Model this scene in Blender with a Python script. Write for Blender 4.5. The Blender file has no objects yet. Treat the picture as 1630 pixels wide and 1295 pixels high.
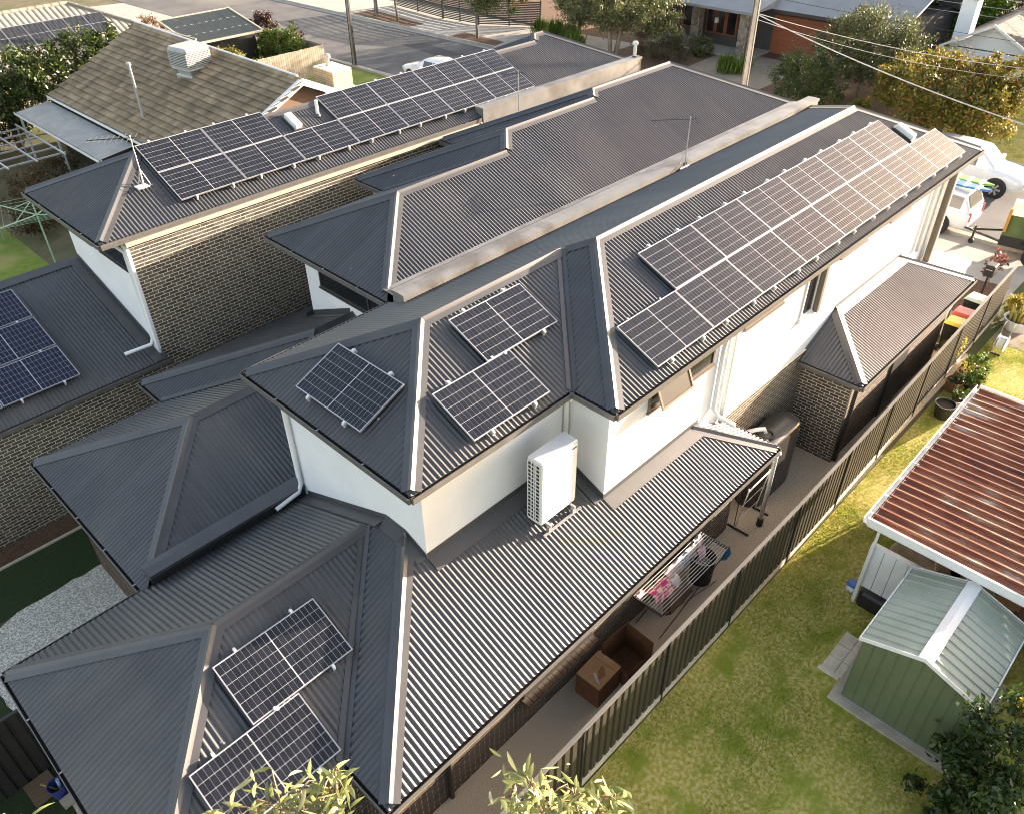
import bpy, math, random
import numpy as np
from mathutils import Matrix, Vector
random.seed(7)
RNG = np.random.default_rng(11)
S = bpy.context.scene
COL = S.collection
R_ = math.radians

# ------------------------------------------------------------------ camera
cam = bpy.data.cameras.new('camera')
cam.sensor_width = 36.0
cam.lens = 36.0 * 1285.33 / 1630.0
cam.clip_start = 0.1
cam.clip_end = 3000
camo = bpy.data.objects.new('camera', cam)
COL.objects.link(camo)
rt = Vector((0.694813, -0.719130, -0.009315))
dn = Vector((-0.443298, -0.418037, -0.792926))
fw = Vector((0.566323, 0.555065, -0.609247))
M = Matrix.Identity(4)
for i in range(3):
    M[i][0] = rt[i]; M[i][1] = -dn[i]; M[i][2] = -fw[i]
M.translation = (0, 0, 13.8)
camo.matrix_world = M
S.camera = camo

# ------------------------------------------------------------------ light
SUN_EL = 10.0
SUN_AZ = math.atan2(0.9615, -0.2745)          # clockwise from +Y
w = bpy.data.worlds.new('World'); S.world = w; w.use_nodes = True
nt = w.node_tree
sky = nt.nodes.new('ShaderNodeTexSky'); sky.sky_type = 'NISHITA'; sky.sun_disc = False
sky.sun_elevation = R_(SUN_EL); sky.sun_rotation = SUN_AZ
sky.altitude = 50; sky.air_density = 0.8; sky.dust_density = 1.3; sky.ozone_density = 0.3
bg = nt.nodes['Background']; bg.inputs['Strength'].default_value = 0.142
nt.links.new(sky.outputs[0], bg.inputs[0])
sl = bpy.data.lights.new('sun', 'SUN'); sl.energy = 5.0; sl.angle = R_(0.6); sl.color = (1.0, 0.965, 0.90)
slo = bpy.data.objects.new('sun', sl); COL.objects.link(slo)
ts = Vector((math.sin(SUN_AZ) * math.cos(R_(SUN_EL)), math.cos(SUN_AZ) * math.cos(R_(SUN_EL)), math.sin(R_(SUN_EL))))
slo.rotation_euler = ts.to_track_quat('Z', 'Y').to_euler()
S.view_settings.view_transform = 'Standard'; S.view_settings.look = 'None'
S.view_settings.exposure = 2.3;
S.view_settings.use_white_balance = True; S.view_settings.white_balance_temperature = 7900; S.view_settings.white_balance_tint = 18
S.view_settings.gamma = 1.0; S.view_settings.use_curve_mapping = False
S.cycles.pixel_filter_type = 'BLACKMAN_HARRIS'; S.cycles.filter_width = 1.05
S.cycles.max_bounces = 6; S.cycles.diffuse_bounces = 3; S.cycles.glossy_bounces = 3
S.cycles.transparent_max_bounces = 6; S.cycles.caustics_reflective = False; S.cycles.caustics_refractive = False

# ------------------------------------------------------------------ helpers
def V(*a): return Vector(a)

class MB:
    def __init__(s): s.v = []; s.f = []; s.m = []
    def face(s, pts, m=0):
        n = len(s.v); s.v.extend([tuple(p) for p in pts]); s.f.append(tuple(range(n, n + len(pts)))); s.m.append(m); return s
    def mesh(s, vs, fs, m=0):
        n = len(s.v); s.v.extend([tuple(p) for p in vs]); s.f.extend([tuple(i + n for i in f) for f in fs]); s.m.extend([m] * len(fs)); return s
    def box(s, x0, x1, y0, y1, z0, z1, m=0):
        v = [(x0, y0, z0), (x1, y0, z0), (x1, y1, z0), (x0, y1, z0), (x0, y0, z1), (x1, y0, z1), (x1, y1, z1), (x0, y1, z1)]
        return s.mesh(v, [(0, 3, 2, 1), (4, 5, 6, 7), (0, 1, 5, 4), (1, 2, 6, 5), (2, 3, 7, 6), (3, 0, 4, 7)], m)
    def obox(s, c, ax, ay, az, m=0):
        c, ax, ay, az = map(Vector, (c, ax, ay, az))
        v = [c + ax * i + ay * j + az * k for k in (-1, 1) for i, j in ((-1, -1), (1, -1), (1, 1), (-1, 1))]
        return s.mesh(v, [(0, 3, 2, 1), (4, 5, 6, 7), (0, 1, 5, 4), (1, 2, 6, 5), (2, 3, 7, 6), (3, 0, 4, 7)], m)
    def bevbox(s, x0, x1, y0, y1, z0, z1, b=.02, m=0):
        # box with chamfered vertical edges and top edge
        def ring(e, z): return [(x0 + e, y0 + b, z), (x0 + b, y0 + e, z), (x1 - b, y0 + e, z), (x1 - e, y0 + b, z), (x1 - e, y1 - b, z), (x1 - b, y1 - e, z), (x0 + b, y1 - e, z), (x0 + e, y1 - b, z)]
        v = ring(0, z0) + ring(0, z1 - b) + ring(b * .8, z1)
        f = [tuple(range(7, -1, -1)), tuple(range(16, 24))]
        for k in (0, 8):
            for i in range(8): f.append((k + i, k + (i + 1) % 8, k + 8 + (i + 1) % 8, k + 8 + i))
        return s.mesh(v, f, m)
    def tube(s, pts, r, n=8, m=0, cap=True):
        pts = [Vector(p) for p in pts]; k = len(pts)
        rs = r if isinstance(r, (list, tuple)) else [r] * k
        vs = []; prev = None
        for i, p in enumerate(pts):
            d = (pts[min(i + 1, k - 1)] - pts[max(i - 1, 0)])
            if d.length < 1e-9: d = Vector((0, 0, 1))
            d.normalize()
            if prev is None:
                a = d.cross(Vector((0, 0, 1)))
                if a.length < .05: a = d.cross(Vector((1, 0, 0)))
            else:
                a = prev - d * prev.dot(d)
            a.normalize(); prev = a; b = d.cross(a)
            for j in range(n):
                t = 2 * math.pi * j / n
                vs.append(p + (a * math.cos(t) + b * math.sin(t)) * rs[i])
        fs = [(i * n + j, i * n + (j + 1) % n, (i + 1) * n + (j + 1) % n, (i + 1) * n + j) for i in range(k - 1) for j in range(n)]
        if cap: fs += [tuple(range(n - 1, -1, -1)), tuple(range((k - 1) * n, k * n))]
        return s.mesh(vs, fs, m)
    def lathe(s, c, prof, n=16, m=0):
        vs = []; k = len(prof)
        for r, z in prof:
            for j in range(n):
                t = 2 * math.pi * j / n; vs.append((c[0] + r * math.cos(t), c[1] + r * math.sin(t), c[2] + z))
        fs = [(i * n + j, i * n + (j + 1) % n, (i + 1) * n + (j + 1) % n, (i + 1) * n + j) for i in range(k - 1) for j in range(n)]
        return s.mesh(vs, fs, m)
    def extr(s, prof, p0, p1, out, m=0, closed=False):
        # profile [(o, z)] swept p0->p1, o measured along unit vector out
        p0, p1, out = Vector(p0), Vector(p1), Vector(out)
        vs = [p + out * o + Vector((0, 0, z)) for p in (p0, p1) for o, z in prof]; k = len(prof)
        fs = [(i, i + 1, k + i + 1, k + i) for i in range(k - 1)]
        if closed: fs += [(k - 1, 0, k, 2 * k - 1), tuple(range(k - 1, -1, -1)), tuple(range(k, 2 * k))]
        return s.mesh(vs, fs, m)
    def build(s, name, mats, parent=None, smooth=False):
        me = bpy.data.meshes.new(name); me.from_pydata(s.v, [], s.f)
        mats = mats if isinstance(mats, (list, tuple)) else [mats]
        for x in mats: me.materials.append(x)
        if len(mats) > 1: me.polygons.foreach_set('material_index', s.m)
        if smooth: me.polygons.foreach_set('use_smooth', [True] * len(me.polygons))
        me.update()
        return link(name, me, parent)

def link(name, data, parent=None):
    o = bpy.data.objects.new(name, data); COL.objects.link(o)
    if parent is not None: o.parent = parent
    return o

def smooth_by_angle(o, deg=35):
    me = o.data
    me.polygons.foreach_set('use_smooth', [True] * len(me.polygons))
    try: me.set_sharp_from_angle(angle=R_(deg))
    except Exception: pass
    return o

def tag(o, label=None, cat=None, group=None, kind=None):
    if label: o['label'] = label
    if cat: o['category'] = cat
    if group: o['group'] = group
    if kind: o['kind'] = kind
    return o

def thing(name, label, cat, group=None, loc=(0, 0, 0), rz=0):
    o = bpy.data.objects.new(name, None); COL.objects.link(o); o.empty_display_size = .2
    o.location = loc; o.rotation_euler = (0, 0, rz)
    return tag(o, label, cat, group)

def copy_tree(o, parent=None):
    c = o.copy(); COL.objects.link(c); c.parent = parent
    for ch in list(o.children): copy_tree(ch, c)
    return c

# ------------------------------------------------------------------ materials
def mat(name, c1, c2=None, rough=.6, scale=3.0, metal=0.0, bump=0.0, bscale=40.0, spec=.5, island=0.0, stretch=None, detail=6, contrast=(.35, .65), coat=0.0, bdist=.01, c3=None, s3=.7, trans=0.0):
    m = bpy.data.materials.new(name); m.use_nodes = True; n = m.node_tree.nodes; l = m.node_tree.links
    p = n['Principled BSDF']; p.inputs['Roughness'].default_value = rough; p.inputs['Metallic'].default_value = metal
    p.inputs['Specular IOR Level'].default_value = spec
    if coat: p.inputs['Coat Weight'].default_value = coat
    p.inputs['Base Color'].default_value = (*c1, 1)
    geo = n.new('ShaderNodeNewGeometry')
    vec = geo.outputs['Position']
    if stretch:
        mp = n.new('ShaderNodeMapping'); mp.inputs['Scale'].default_value = stretch; l.new(vec, mp.inputs[0]); vec = mp.outputs[0]
    out = None
    if c2:
        t = n.new('ShaderNodeTexNoise'); t.inputs['Scale'].default_value = scale; t.inputs['Detail'].default_value = detail; l.new(vec, t.inputs['Vector'])
        r = n.new('ShaderNodeMapRange'); r.inputs[1].default_value = contrast[0]; r.inputs[2].default_value = contrast[1]; l.new(t.outputs[0], r.inputs[0])
        x = n.new('ShaderNodeMix'); x.data_type = 'RGBA'; x.inputs[6].default_value = (*c1, 1); x.inputs[7].default_value = (*c2, 1); l.new(r.outputs[0], x.inputs[0]); out = x.outputs[2]
    if c3:
        t3 = n.new('ShaderNodeTexNoise'); t3.inputs['Scale'].default_value = s3; t3.inputs['Detail'].default_value = 4; l.new(vec, t3.inputs['Vector'])
        r3 = n.new('ShaderNodeMapRange'); r3.inputs[1].default_value = .48; r3.inputs[2].default_value = .66; l.new(t3.outputs[0], r3.inputs[0])
        x3 = n.new('ShaderNodeMix'); x3.data_type = 'RGBA'; x3.inputs[7].default_value = (*c3, 1); l.new(r3.outputs[0], x3.inputs[0])
        if out: l.new(out, x3.inputs[6])
        else: x3.inputs[6].default_value = (*c1, 1)
        out = x3.outputs[2]
    if island:
        h = n.new('ShaderNodeHueSaturation'); a = n.new('ShaderNodeMapRange'); a.inputs[3].default_value = 1 - island; a.inputs[4].default_value = 1 + island
        ad = n.new('ShaderNodeMath'); ad.operation = 'ADD'; oi = n.new('ShaderNodeObjectInfo'); l.new(geo.outputs['Random Per Island'], ad.inputs[0]); l.new(oi.outputs['Random'], ad.inputs[1])
        fr = n.new('ShaderNodeMath'); fr.operation = 'FRACT'; l.new(ad.outputs[0], fr.inputs[0])
        l.new(fr.outputs[0], a.inputs[0]); l.new(a.outputs[0], h.inputs['Value'])
        if out: l.new(out, h.inputs['Color'])
        else: h.inputs['Color'].default_value = (*c1, 1)
        out = h.outputs[0]
    if out: l.new(out, p.inputs['Base Color'])
    if bump:
        tb = n.new('ShaderNodeTexNoise'); tb.inputs['Scale'].default_value = bscale; tb.inputs['Detail'].default_value = 5; l.new(geo.outputs['Position'], tb.inputs['Vector'])
        b = n.new('ShaderNodeBump'); b.inputs['Strength'].default_value = bump; b.inputs['Distance'].default_value = bdist; l.new(tb.outputs[0], b.inputs['Height']); l.new(b.outputs[0], p.inputs['Normal'])
    if trans:
        tr = n.new('ShaderNodeBsdfTranslucent'); mx = n.new('ShaderNodeMixShader'); mx.inputs[0].default_value = trans
        if out: l.new(out, tr.inputs[0])
        else: tr.inputs[0].default_value = (*c1, 1)
        l.new(p.outputs[0], mx.inputs[1]); l.new(tr.outputs[0], mx.inputs[2]); l.new(mx.outputs[0], n['Material Output'].inputs[0])
    return m

def leafmat(name, a, b, c=None, rough=.5, trans=.3):
    m = bpy.data.materials.new(name); m.use_nodes = True; n = m.node_tree.nodes; l = m.node_tree.links
    p = n['Principled BSDF']; p.inputs['Roughness'].default_value = rough
    g = n.new('ShaderNodeNewGeometry'); r = n.new('ShaderNodeValToRGB')
    r.color_ramp.elements[0].color = (*a, 1); r.color_ramp.elements[1].color = (*b, 1)
    if c:
        e = r.color_ramp.elements.new(.82); e.color = (*b, 1); r.color_ramp.elements[-1].color = (*c, 1)
    l.new(g.outputs['Random Per Island'], r.inputs[0])
    t = n.new('ShaderNodeTexNoise'); t.inputs['Scale'].default_value = 1.1; l.new(g.outputs['Position'], t.inputs['Vector'])
    mr = n.new('ShaderNodeMapRange'); mr.inputs[1].default_value = .3; mr.inputs[2].default_value = .7; mr.inputs[3].default_value = .7; mr.inputs[4].default_value = 1.3; l.new(t.outputs[0], mr.inputs[0])
    h = n.new('ShaderNodeHueSaturation'); l.new(r.outputs[0], h.inputs['Color']); l.new(mr.outputs[0], h.inputs['Value'])
    l.new(h.outputs[0], p.inputs['Base Color'])
    tr = n.new('ShaderNodeBsdfTranslucent'); l.new(h.outputs[0], tr.inputs[0])
    mx = n.new('ShaderNodeMixShader'); mx.inputs[0].default_value = trans
    l.new(p.outputs[0], mx.inputs[1]); l.new(tr.outputs[0], mx.inputs[2]); l.new(mx.outputs[0], n['Material Output'].inputs[0])
    return m

K = {}
K['roof'] = mat('roof_steel', (.056, .056, .059), (.066, .066, .069), rough=.46, scale=1.3, spec=.75, c3=(.075, .073, .070), s3=.5)
K['cap'] = mat('roof_flashing', (.054, .053, .054), (.066, .065, .065), rough=.46, scale=2.0, spec=.65)
K['capb'] = mat('parapet_flashing', (.16, .155, .145), (.22, .215, .20), rough=.45, scale=1.7, c3=(.12, .105, .09), s3=1.2)
K['gut'] = mat('gutter_steel', (.11, .105, .098), (.14, .13, .118), rough=.4, scale=4)
K['gutin'] = mat('gutter_inside', (.04, .035, .03), (.07, .045, .028), rough=.8, scale=9)
K['white'] = mat('white_render', (.74, .75, .76), (.68, .69, .70), rough=.85, scale=1.1, bump=.12, bscale=90, bdist=.004)
K['pipe'] = mat('white_paint', (.76, .76, .74), (.70, .70, .67), rough=.45, scale=3)
K['cream'] = mat('cream_fascia', (.45, .40, .31), (.38, .33, .25), rough=.6, scale=2)
K['mortar'] = mat('mortar', (.86, .79, .62), (.72, .66, .52), rough=.95, scale=8, bump=.4, bscale=150)
K['brick'] = mat('brown_brick', (.078, .068, .053), (.125, .108, .085), rough=.45, spec=.6, scale=5, island=.30, bump=.3, bscale=120, c3=(.075, .050, .036), s3=9)
K['brickA'] = mat('dark_brick', (.080, .054, .036), (.12, .083, .056), rough=.8, scale=5, island=.25, bump=.3, bscale=120)
K['frame'] = mat('window_frame', (.055, .050, .045), rough=.45)
K['frameb'] = mat('bronze_frame', (.16, .13, .10), rough=.45)
K['glass'] = mat('window_glass', (.012, .014, .016), rough=.06, spec=.8)
K['alu'] = mat('aluminium', (.50, .50, .50), rough=.35, metal=.6)
K['clamp'] = mat('clamp_metal', (.75, .75, .75), rough=.4, metal=.3)
K['back'] = mat('backsheet', (.55, .56, .57), rough=.25, spec=.5, coat=.4)
K['cell'] = mat('solar_cell', (.010, .0105, .013), (.014, .0145, .018), rough=.2, scale=2, spec=.42, island=.25)
K['cellb'] = mat('solar_cell_blue', (.006, .009, .026), (.008, .012, .034), rough=.14, scale=2, spec=.4, island=.25)
K['dark'] = mat('dark_plastic', (.018, .018, .018), rough=.5)
K['black'] = mat('black_steel', (.022, .021, .020), (.030, .028, .026), rough=.5)
K['conc'] = mat('concrete', (.46, .395, .31), (.36, .305, .235), rough=.9, scale=4, bump=.3, bscale=60)
K['plinth'] = mat('concrete_plinth', (.66, .58, .45), (.52, .45, .34), rough=.9, scale=5, bump=.2, bscale=60)
K['card'] = mat('cardboard', (.34, .20, .095), (.28, .16, .075), rough=.85, scale=5)
K['cardd'] = mat('cardboard_inside', (.20, .085, .035), (.15, .06, .025), rough=.85, scale=5)
K['asph'] = mat('asphalt', (.115, .112, .108), (.085, .083, .081), rough=.9, scale=.8, bump=.4, bscale=90, c3=(.17, .155, .135), s3=.18)
K['aspd'] = mat('asphalt_patch', (.055, .055, .055), (.07, .07, .07), rough=.9, scale=6)
K['foot'] = mat('footpath_concrete', (.42, .385, .33), (.34, .31, .265), rough=.9, scale=1.2, bump=.2, bscale=80)
K['mulch'] = mat('bark_mulch', (.085, .042, .022), (.18, .10, .055), rough=.95, scale=26, bump=1, bscale=45, bdist=.04)
K['trunk'] = mat('tree_bark', (.16, .125, .095), (.24, .20, .16), rough=.9, scale=7, bump=.6, bscale=30)
K['pole'] = mat('pole_concrete', (.26, .23, .20), (.19, .17, .15), rough=.85, scale=3)
K['wire'] = mat('wire', (.35, .35, .34), rough=.5)
K['wireb'] = mat('dark_wire', (.03, .03, .03), rough=.5)
K['carw'] = mat('white_car_paint', (.78, .78, .77), rough=.18, spec=.5, coat=.8)
K['tyre'] = mat('tyre', (.016, .016, .016), rough=.8)
K['rim'] = mat('alloy', (.60, .60, .60), rough=.3, metal=.7)
K['lamp'] = mat('lamp_lens', (.55, .57, .60), rough=.08, spec=.8, coat=1)
K['red'] = mat('red_lens', (.35, .02, .015), rough=.2)
K['rubber'] = mat('black_rubber', (.02, .02, .02), rough=.7)

def roofmat(name, axis):
    m = mat(name, (.045, .045, .047), (.055, .055, .057), rough=.46, scale=1.1, spec=.65, c3=(.070, .067, .062), s3=.45)
    n = m.node_tree.nodes; l = m.node_tree.links; p = n['Principled BSDF']; src = p.inputs['Base Color'].links[0].from_socket
    g = n.new('ShaderNodeNewGeometry'); sx = n.new('ShaderNodeSeparateXYZ'); l.new(g.outputs['Position'], sx.inputs[0])
    d = n.new('ShaderNodeMath'); d.operation = 'DIVIDE'; d.inputs[1].default_value = .752; l.new(sx.outputs[axis], d.inputs[0])
    fl = n.new('ShaderNodeMath'); fl.operation = 'FLOOR'; l.new(d.outputs[0], fl.inputs[0])
    wn = n.new('ShaderNodeTexWhiteNoise'); wn.noise_dimensions = '1D'; l.new(fl.outputs[0], wn.inputs['W'])
    mr = n.new('ShaderNodeMapRange'); mr.inputs[3].default_value = .90; mr.inputs[4].default_value = 1.10; l.new(wn.outputs['Value'], mr.inputs[0])
    # water streaks down the slope
    mp = n.new('ShaderNodeMapping'); mp.inputs['Scale'].default_value = (6, .5, .5) if axis == 0 else (.5, 6, .5); l.new(g.outputs['Position'], mp.inputs[0])
    st = n.new('ShaderNodeTexNoise'); st.inputs['Scale'].default_value = 1.5; st.inputs['Detail'].default_value = 5; l.new(mp.outputs[0], st.inputs['Vector'])
    m2 = n.new('ShaderNodeMapRange'); m2.inputs[1].default_value = .35; m2.inputs[2].default_value = .7; m2.inputs[3].default_value = .92; m2.inputs[4].default_value = 1.16; l.new(st.outputs[0], m2.inputs[0])
    mu = n.new('ShaderNodeMath'); mu.operation = 'MULTIPLY'; l.new(mr.outputs[0], mu.inputs[0]); l.new(m2.outputs[0], mu.inputs[1])
    h = n.new('ShaderNodeHueSaturation'); l.new(src, h.inputs['Color']); l.new(mu.outputs[0], h.inputs['Value'])
    # sparse pale droppings
    vo = n.new('ShaderNodeTexVoronoi'); vo.inputs['Scale'].default_value = 1.35; l.new(g.outputs['Position'], vo.inputs['Vector'])
    sp = n.new('ShaderNodeMath'); sp.operation = 'LESS_THAN'; sp.inputs[1].default_value = .030; l.new(vo.outputs['Distance'], sp.inputs[0])
    x = n.new('ShaderNodeMix'); x.data_type = 'RGBA'; x.inputs[7].default_value = (.42, .41, .39, 1); l.new(sp.outputs[0], x.inputs[0]); l.new(h.outputs[0], x.inputs[6])
    l.new(x.outputs[2], p.inputs['Base Color'])
    return m
K['roofx'] = roofmat('roof_steel_side', 0); K['roofy'] = roofmat('roof_steel_end', 1)

# ------------------------------------------------------------------ geometry functions
T = math.tan(R_(23.5))

def interval(poly, u, ax):
    r = []
    k = len(poly)
    for i in range(k):
        a, b = poly[i], poly[(i + 1) % k]
        ua, ub = a[ax], b[ax]
        if (ua <= u < ub) or (ub <= u < ua):
            t = (u - ua) / (ub - ua); r.append(a[1 - ax] + (b[1 - ax] - a[1 - ax]) * t)
    if len(r) < 2: return None
    return min(r), max(r)

def corr(mb, poly, zf, along='y', p=.094, a=.0105, n=8, prof=None):
    """corrugated sheet over plan polygon; ribs run along axis `along`"""
    ax = 0 if along == 'y' else 1
    us = [q[ax] for q in poly]; lo, hi = min(us), max(us)
    st = p / n
    g = [lo] + [st * i for i in range(int(math.ceil(lo / st)), int(hi / st) + 1) if lo < st * i < hi] + [hi]
    g = sorted(set(g) | set(us))
    f = prof or (lambda u: a * math.cos(2 * math.pi * u / p))
    for ua, ub in zip(g[:-1], g[1:]):
        if ub - ua < 1e-5: continue
        e = (ub - ua) * 1e-3
        ia, ib = interval(poly, ua + e, ax), interval(poly, ub - e, ax)
        if not ia or not ib: continue
        P = []
        for u, v in ((ua, ia[0]), (ub, ib[0]), (ub, ib[1]), (ua, ia[1])):
            x, y = (u, v) if ax == 0 else (v, u)
            P.append((x, y, zf(x, y) + f(u)))
        if ax == 1: P.reverse()
        mb.face(P)

def nrm(kind):
    c, s = math.cos(R_(23.5)), math.sin(R_(23.5))
    return {'R': V(0, -s, c), 'L': V(0, s, c), 'F': V(-s, 0, c), 'B': V(s, 0, c)}[kind]

def cap(mb, p0, p1, nA, nB, w=.155, lift=.019, valley=False):
    p0, p1 = Vector(p0), Vector(p1); r = (p1 - p0).normalized()
    if abs(r.z) > .05 and not valley: p0 = p0 + r * .10
    def lat(n):
        d = n.cross(r).normalized()
        if d.x * n.x + d.y * n.y < 0: d = -d
        return -d if valley else d
    dA, dB = lat(nA), lat(nB); up = (nA + nB).normalized()
    if valley:
        pr = [dA * .10 + nA * .016, dA * .02 + nA * .012, up * .0, dB * .02 + nB * .012, dB * .10 + nB * .016]
    else:
        pr = [dA * w + nA * .005, dA * w + nA * lift, dA * .05 + nA * (lift + .004), dA * .035 + up * .035, up * .055, dB * .035 + up * .035, dB * .05 + nB * (lift + .004), dB * w + nB * lift, dB * w + nB * .005]
    k = len(pr); vs = [q + o for q in (p0, p1) for o in pr]
    mb.mesh(vs, [(i, i + 1, k + i + 1, k + i) for i in range(k - 1)])

GP = [(-.07, .0), (-.07, -.11), (.05, -.11), (.06, -.02), (.06, .012), (.045, .012), (.045, -.10), (-.05, -.10)]
def gutter(parent, p0, p1, out, name='gutter', brackets=True):
    mb = MB(); z = V(0, 0, -.025); p0, p1 = Vector(p0) + z, Vector(p1) + z
    k = len(GP)
    out = Vector(out)
    vs = [p + out * o + V(0, 0, zz) for p in (p0, p1) for o, zz in GP]
    for i in range(k - 1):
        mb.mesh([vs[i], vs[i + 1], vs[k + i + 1], vs[k + i]], [(0, 1, 2, 3)], 1 if i >= 5 else 0)
    # end stops
    for e in (0, k): mb.face([vs[e + 1], vs[e + 2], vs[e + 4], vs[e + 0]], 0)
    g = mb.build(name, [K['gut'], K['gutin']], parent)
    if brackets:
        L = (p1 - p0).length; d = (p1 - p0).normalized(); m2 = MB(); c = 1.1
        q = MB()
        while c < L - .3:
            b = p0 + d * c
            q.obox(b + out * 0 + V(0, 0, .006), d * .012, out * .058, V(0, 0, .003)); c += 1.2
        if q.f: q.build('gutter_bracket', K['alu'], g)
    return g

BL, BH, BM = .224, .070, .0165
def bricks(parent, origin, u, nvec, L, z0, z1, material, holes=(), pick=None, limit=300, phase=0.0):
    """real bricks on a wall plane: parent is the wall mesh; origin at plan point, u unit dir, nvec outward normal"""
    u, nvec, o = Vector(u), Vector(nvec), Vector(origin)
    mb = MB(); cnt = 0; shared = None
    row = 0; z = z0
    while z + BH <= z1 + .02:
        s = -phase - (0 if row % 2 == 0 else (BL + BM) / 2)
        zt = min(z + BH, z1)
        while s < L:
            a, b = max(s, 0.003), min(s + BL, L - .003)
            s += BL + BM
            segs = [(a, b)]
            for (h0, h1, hz0, hz1) in holes:
                if zt > hz0 and z < hz1:
                    ns = []
                    for a_, b_ in segs:
                        if b_ <= h0 or a_ >= h1: ns.append((a_, b_)); continue
                        if a_ < h0: ns.append((a_, h0))
                        if b_ > h1: ns.append((h1, b_))
                    segs = ns
            for a_, b_ in segs:
                if b_ - a_ < .02: continue
                c = o + u * ((a_ + b_) / 2) + V(0, 0, (z + zt) / 2); 
                full = abs((b_ - a_) - BL) < 1e-4 and abs(zt - z - BH) < 1e-4
                pr = random.uniform(.003, .005)
                if pick and full and cnt < limit and pick(c):
                    if shared is None:
                        m_ = MB(); m_.obox((0, 0, 0), u * (BL / 2), nvec * .012, V(0, 0, BH / 2)); shared = bpy.data.meshes.new('brick'); shared.from_pydata(m_.v, [], m_.f); shared.materials.append(material)
                    bo = link('brick', shared, parent); bo.location = c + nvec * (pr - .012); cnt += 1
                else:
                    hx, hz = u * ((b_ - a_) / 2), V(0, 0, (zt - z) / 2); q = c + nvec * pr; d = -nvec * .012
                    vs = [q - hx - hz, q + hx - hz, q + hx + hz, q - hx + hz]; vs += [x_ + d for x_ in vs]
                    if u.cross(V(0, 0, 1)).dot(nvec) > 0: fs = [(0, 1, 2, 3), (0, 4, 5, 1), (1, 5, 6, 2), (2, 6, 7, 3), (3, 7, 4, 0)]
                    else: fs = [(3, 2, 1, 0), (1, 5, 4, 0), (2, 6, 5, 1), (3, 7, 6, 2), (0, 4, 7, 3)]
                    mb.mesh(vs, fs)
        z += BH + BM; row += 1
    if mb.f: tag(mb.build('brickwork', material, parent), kind='stuff')

def leaf_mesh(name, ells, n, size, material, parent=None, clumps=40, cl=.22, seed=1, droop=0.0, aspect=.45, shell=.55, up=None):
    """leaves: diamond faces gathered in clumps through a set of ellipsoids (cx,cy,cz,rx,ry,rz)"""
    g = np.random.default_rng(seed)
    ells = np.array(ells, float); vol = ells[:, 3] * ells[:, 4] * ells[:, 5]; ei = g.choice(len(ells), clumps, p=vol / vol.sum())
    d = g.normal(size=(clumps, 3)); d /= np.linalg.norm(d, axis=1)[:, None]
    rr = (shell + (1 - shell) * g.random(clumps)) ** 1.0
    cc = ells[ei, :3] + d * rr[:, None] * ells[ei, 3:] * .92
    cs = cl * (0.7 + .6 * g.random(clumps)) * (ells[ei, 3:].mean(axis=1))
    ci = g.integers(0, clumps, n)
    q = g.normal(size=(n, 3)) * .55
    pos = cc[ci] + q * cs[ci][:, None]
    out = pos - ells[ei[ci], :3]; out /= np.linalg.norm(out, axis=1)[:, None] + 1e-6
    dirv = g.normal(size=(n, 3)) + out * .7; dirv[:, 2] -= droop
    dirv /= np.linalg.norm(dirv, axis=1)[:, None]
    if up is not None: dirv = dirv * (1 - up) + np.array([0, 0, up]); dirv /= np.linalg.norm(dirv, axis=1)[:, None]
    rn = g.normal(size=(n, 3)); rn[:, 2] += .8
    sd = np.cross(dirv, rn); sd /= np.linalg.norm(sd, axis=1)[:, None] + 1e-6
    nn = np.cross(sd, dirv)
    s = size * (.6 + .8 * g.random(n))[:, None]
    a = pos - dirv * s * .5; b = pos + dirv * s * .5
    m1 = pos + sd * s * aspect * .5 + nn * s * .07; m2 = pos - sd * s * aspect * .5 + nn * s * .07
    vs = np.stack([a, m1, b, m2], 1).reshape(-1, 3)
    me = bpy.data.meshes.new(name); me.vertices.add(4 * n); me.vertices.foreach_set('co', vs.astype(np.float32).ravel())
    me.loops.add(4 * n); me.loops.foreach_set('vertex_index', np.arange(4 * n, dtype=np.int32))
    me.polygons.add(n); me.polygons.foreach_set('loop_start', np.arange(0, 4 * n, 4, dtype=np.int32)); me.polygons.foreach_set('loop_total', np.full(n, 4, np.int32))
    me.materials.append(material); me.update(calc_edges=True)
    return link(name, me, parent), cc

def tree(name, label, cat, base, ells, n, size, material, trunk_r=.12, clumps=60, seed=1, group=None, droop=0., aspect=.45, cl=.22, branches=9, tmat=None, stems=1, lean=(0, 0), shell=.55):
    t = thing(name, label, cat, group, base)
    bx, by, bz = base
    E_ = [(e[0] - bx, e[1] - by, e[2] - bz, *e[3:]) for e in ells]
    # positions relative to the root
    o, cc = leaf_mesh('crown', E_, n, size, material, t, clumps, cl, seed, droop, aspect, shell)
    rg = random.Random(seed); mb = MB()
    top = max(e[2] for e in E_)
    for s in range(stems):
        a = 2 * math.pi * s / max(stems, 1); off = V(math.cos(a), math.sin(a), 0) * (.18 if stems > 1 else 0)
        fork = V(lean[0], lean[1], top * .55) + off * 3
        mb.tube([off, off + (fork - off) * .5 + V(rg.uniform(-.08, .08), rg.uniform(-.08, .08), 0), fork], [trunk_r, trunk_r * .8, trunk_r * .62], 8)
        for k in range(branches):
            c = Vector(cc[rg.randrange(len(cc))])
            st = off + (fork - off) * rg.uniform(.6, 1)
            mid = st.lerp(c, .5) + V(rg.uniform(-.15, .15), rg.uniform(-.15, .15), .1)
            mb.tube([st, mid, c], [trunk_r * .42, trunk_r * .25, trunk_r * .08], 5)
    mb.build('trunk', tmat or K['trunk'], t, smooth=True)
    return t

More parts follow.
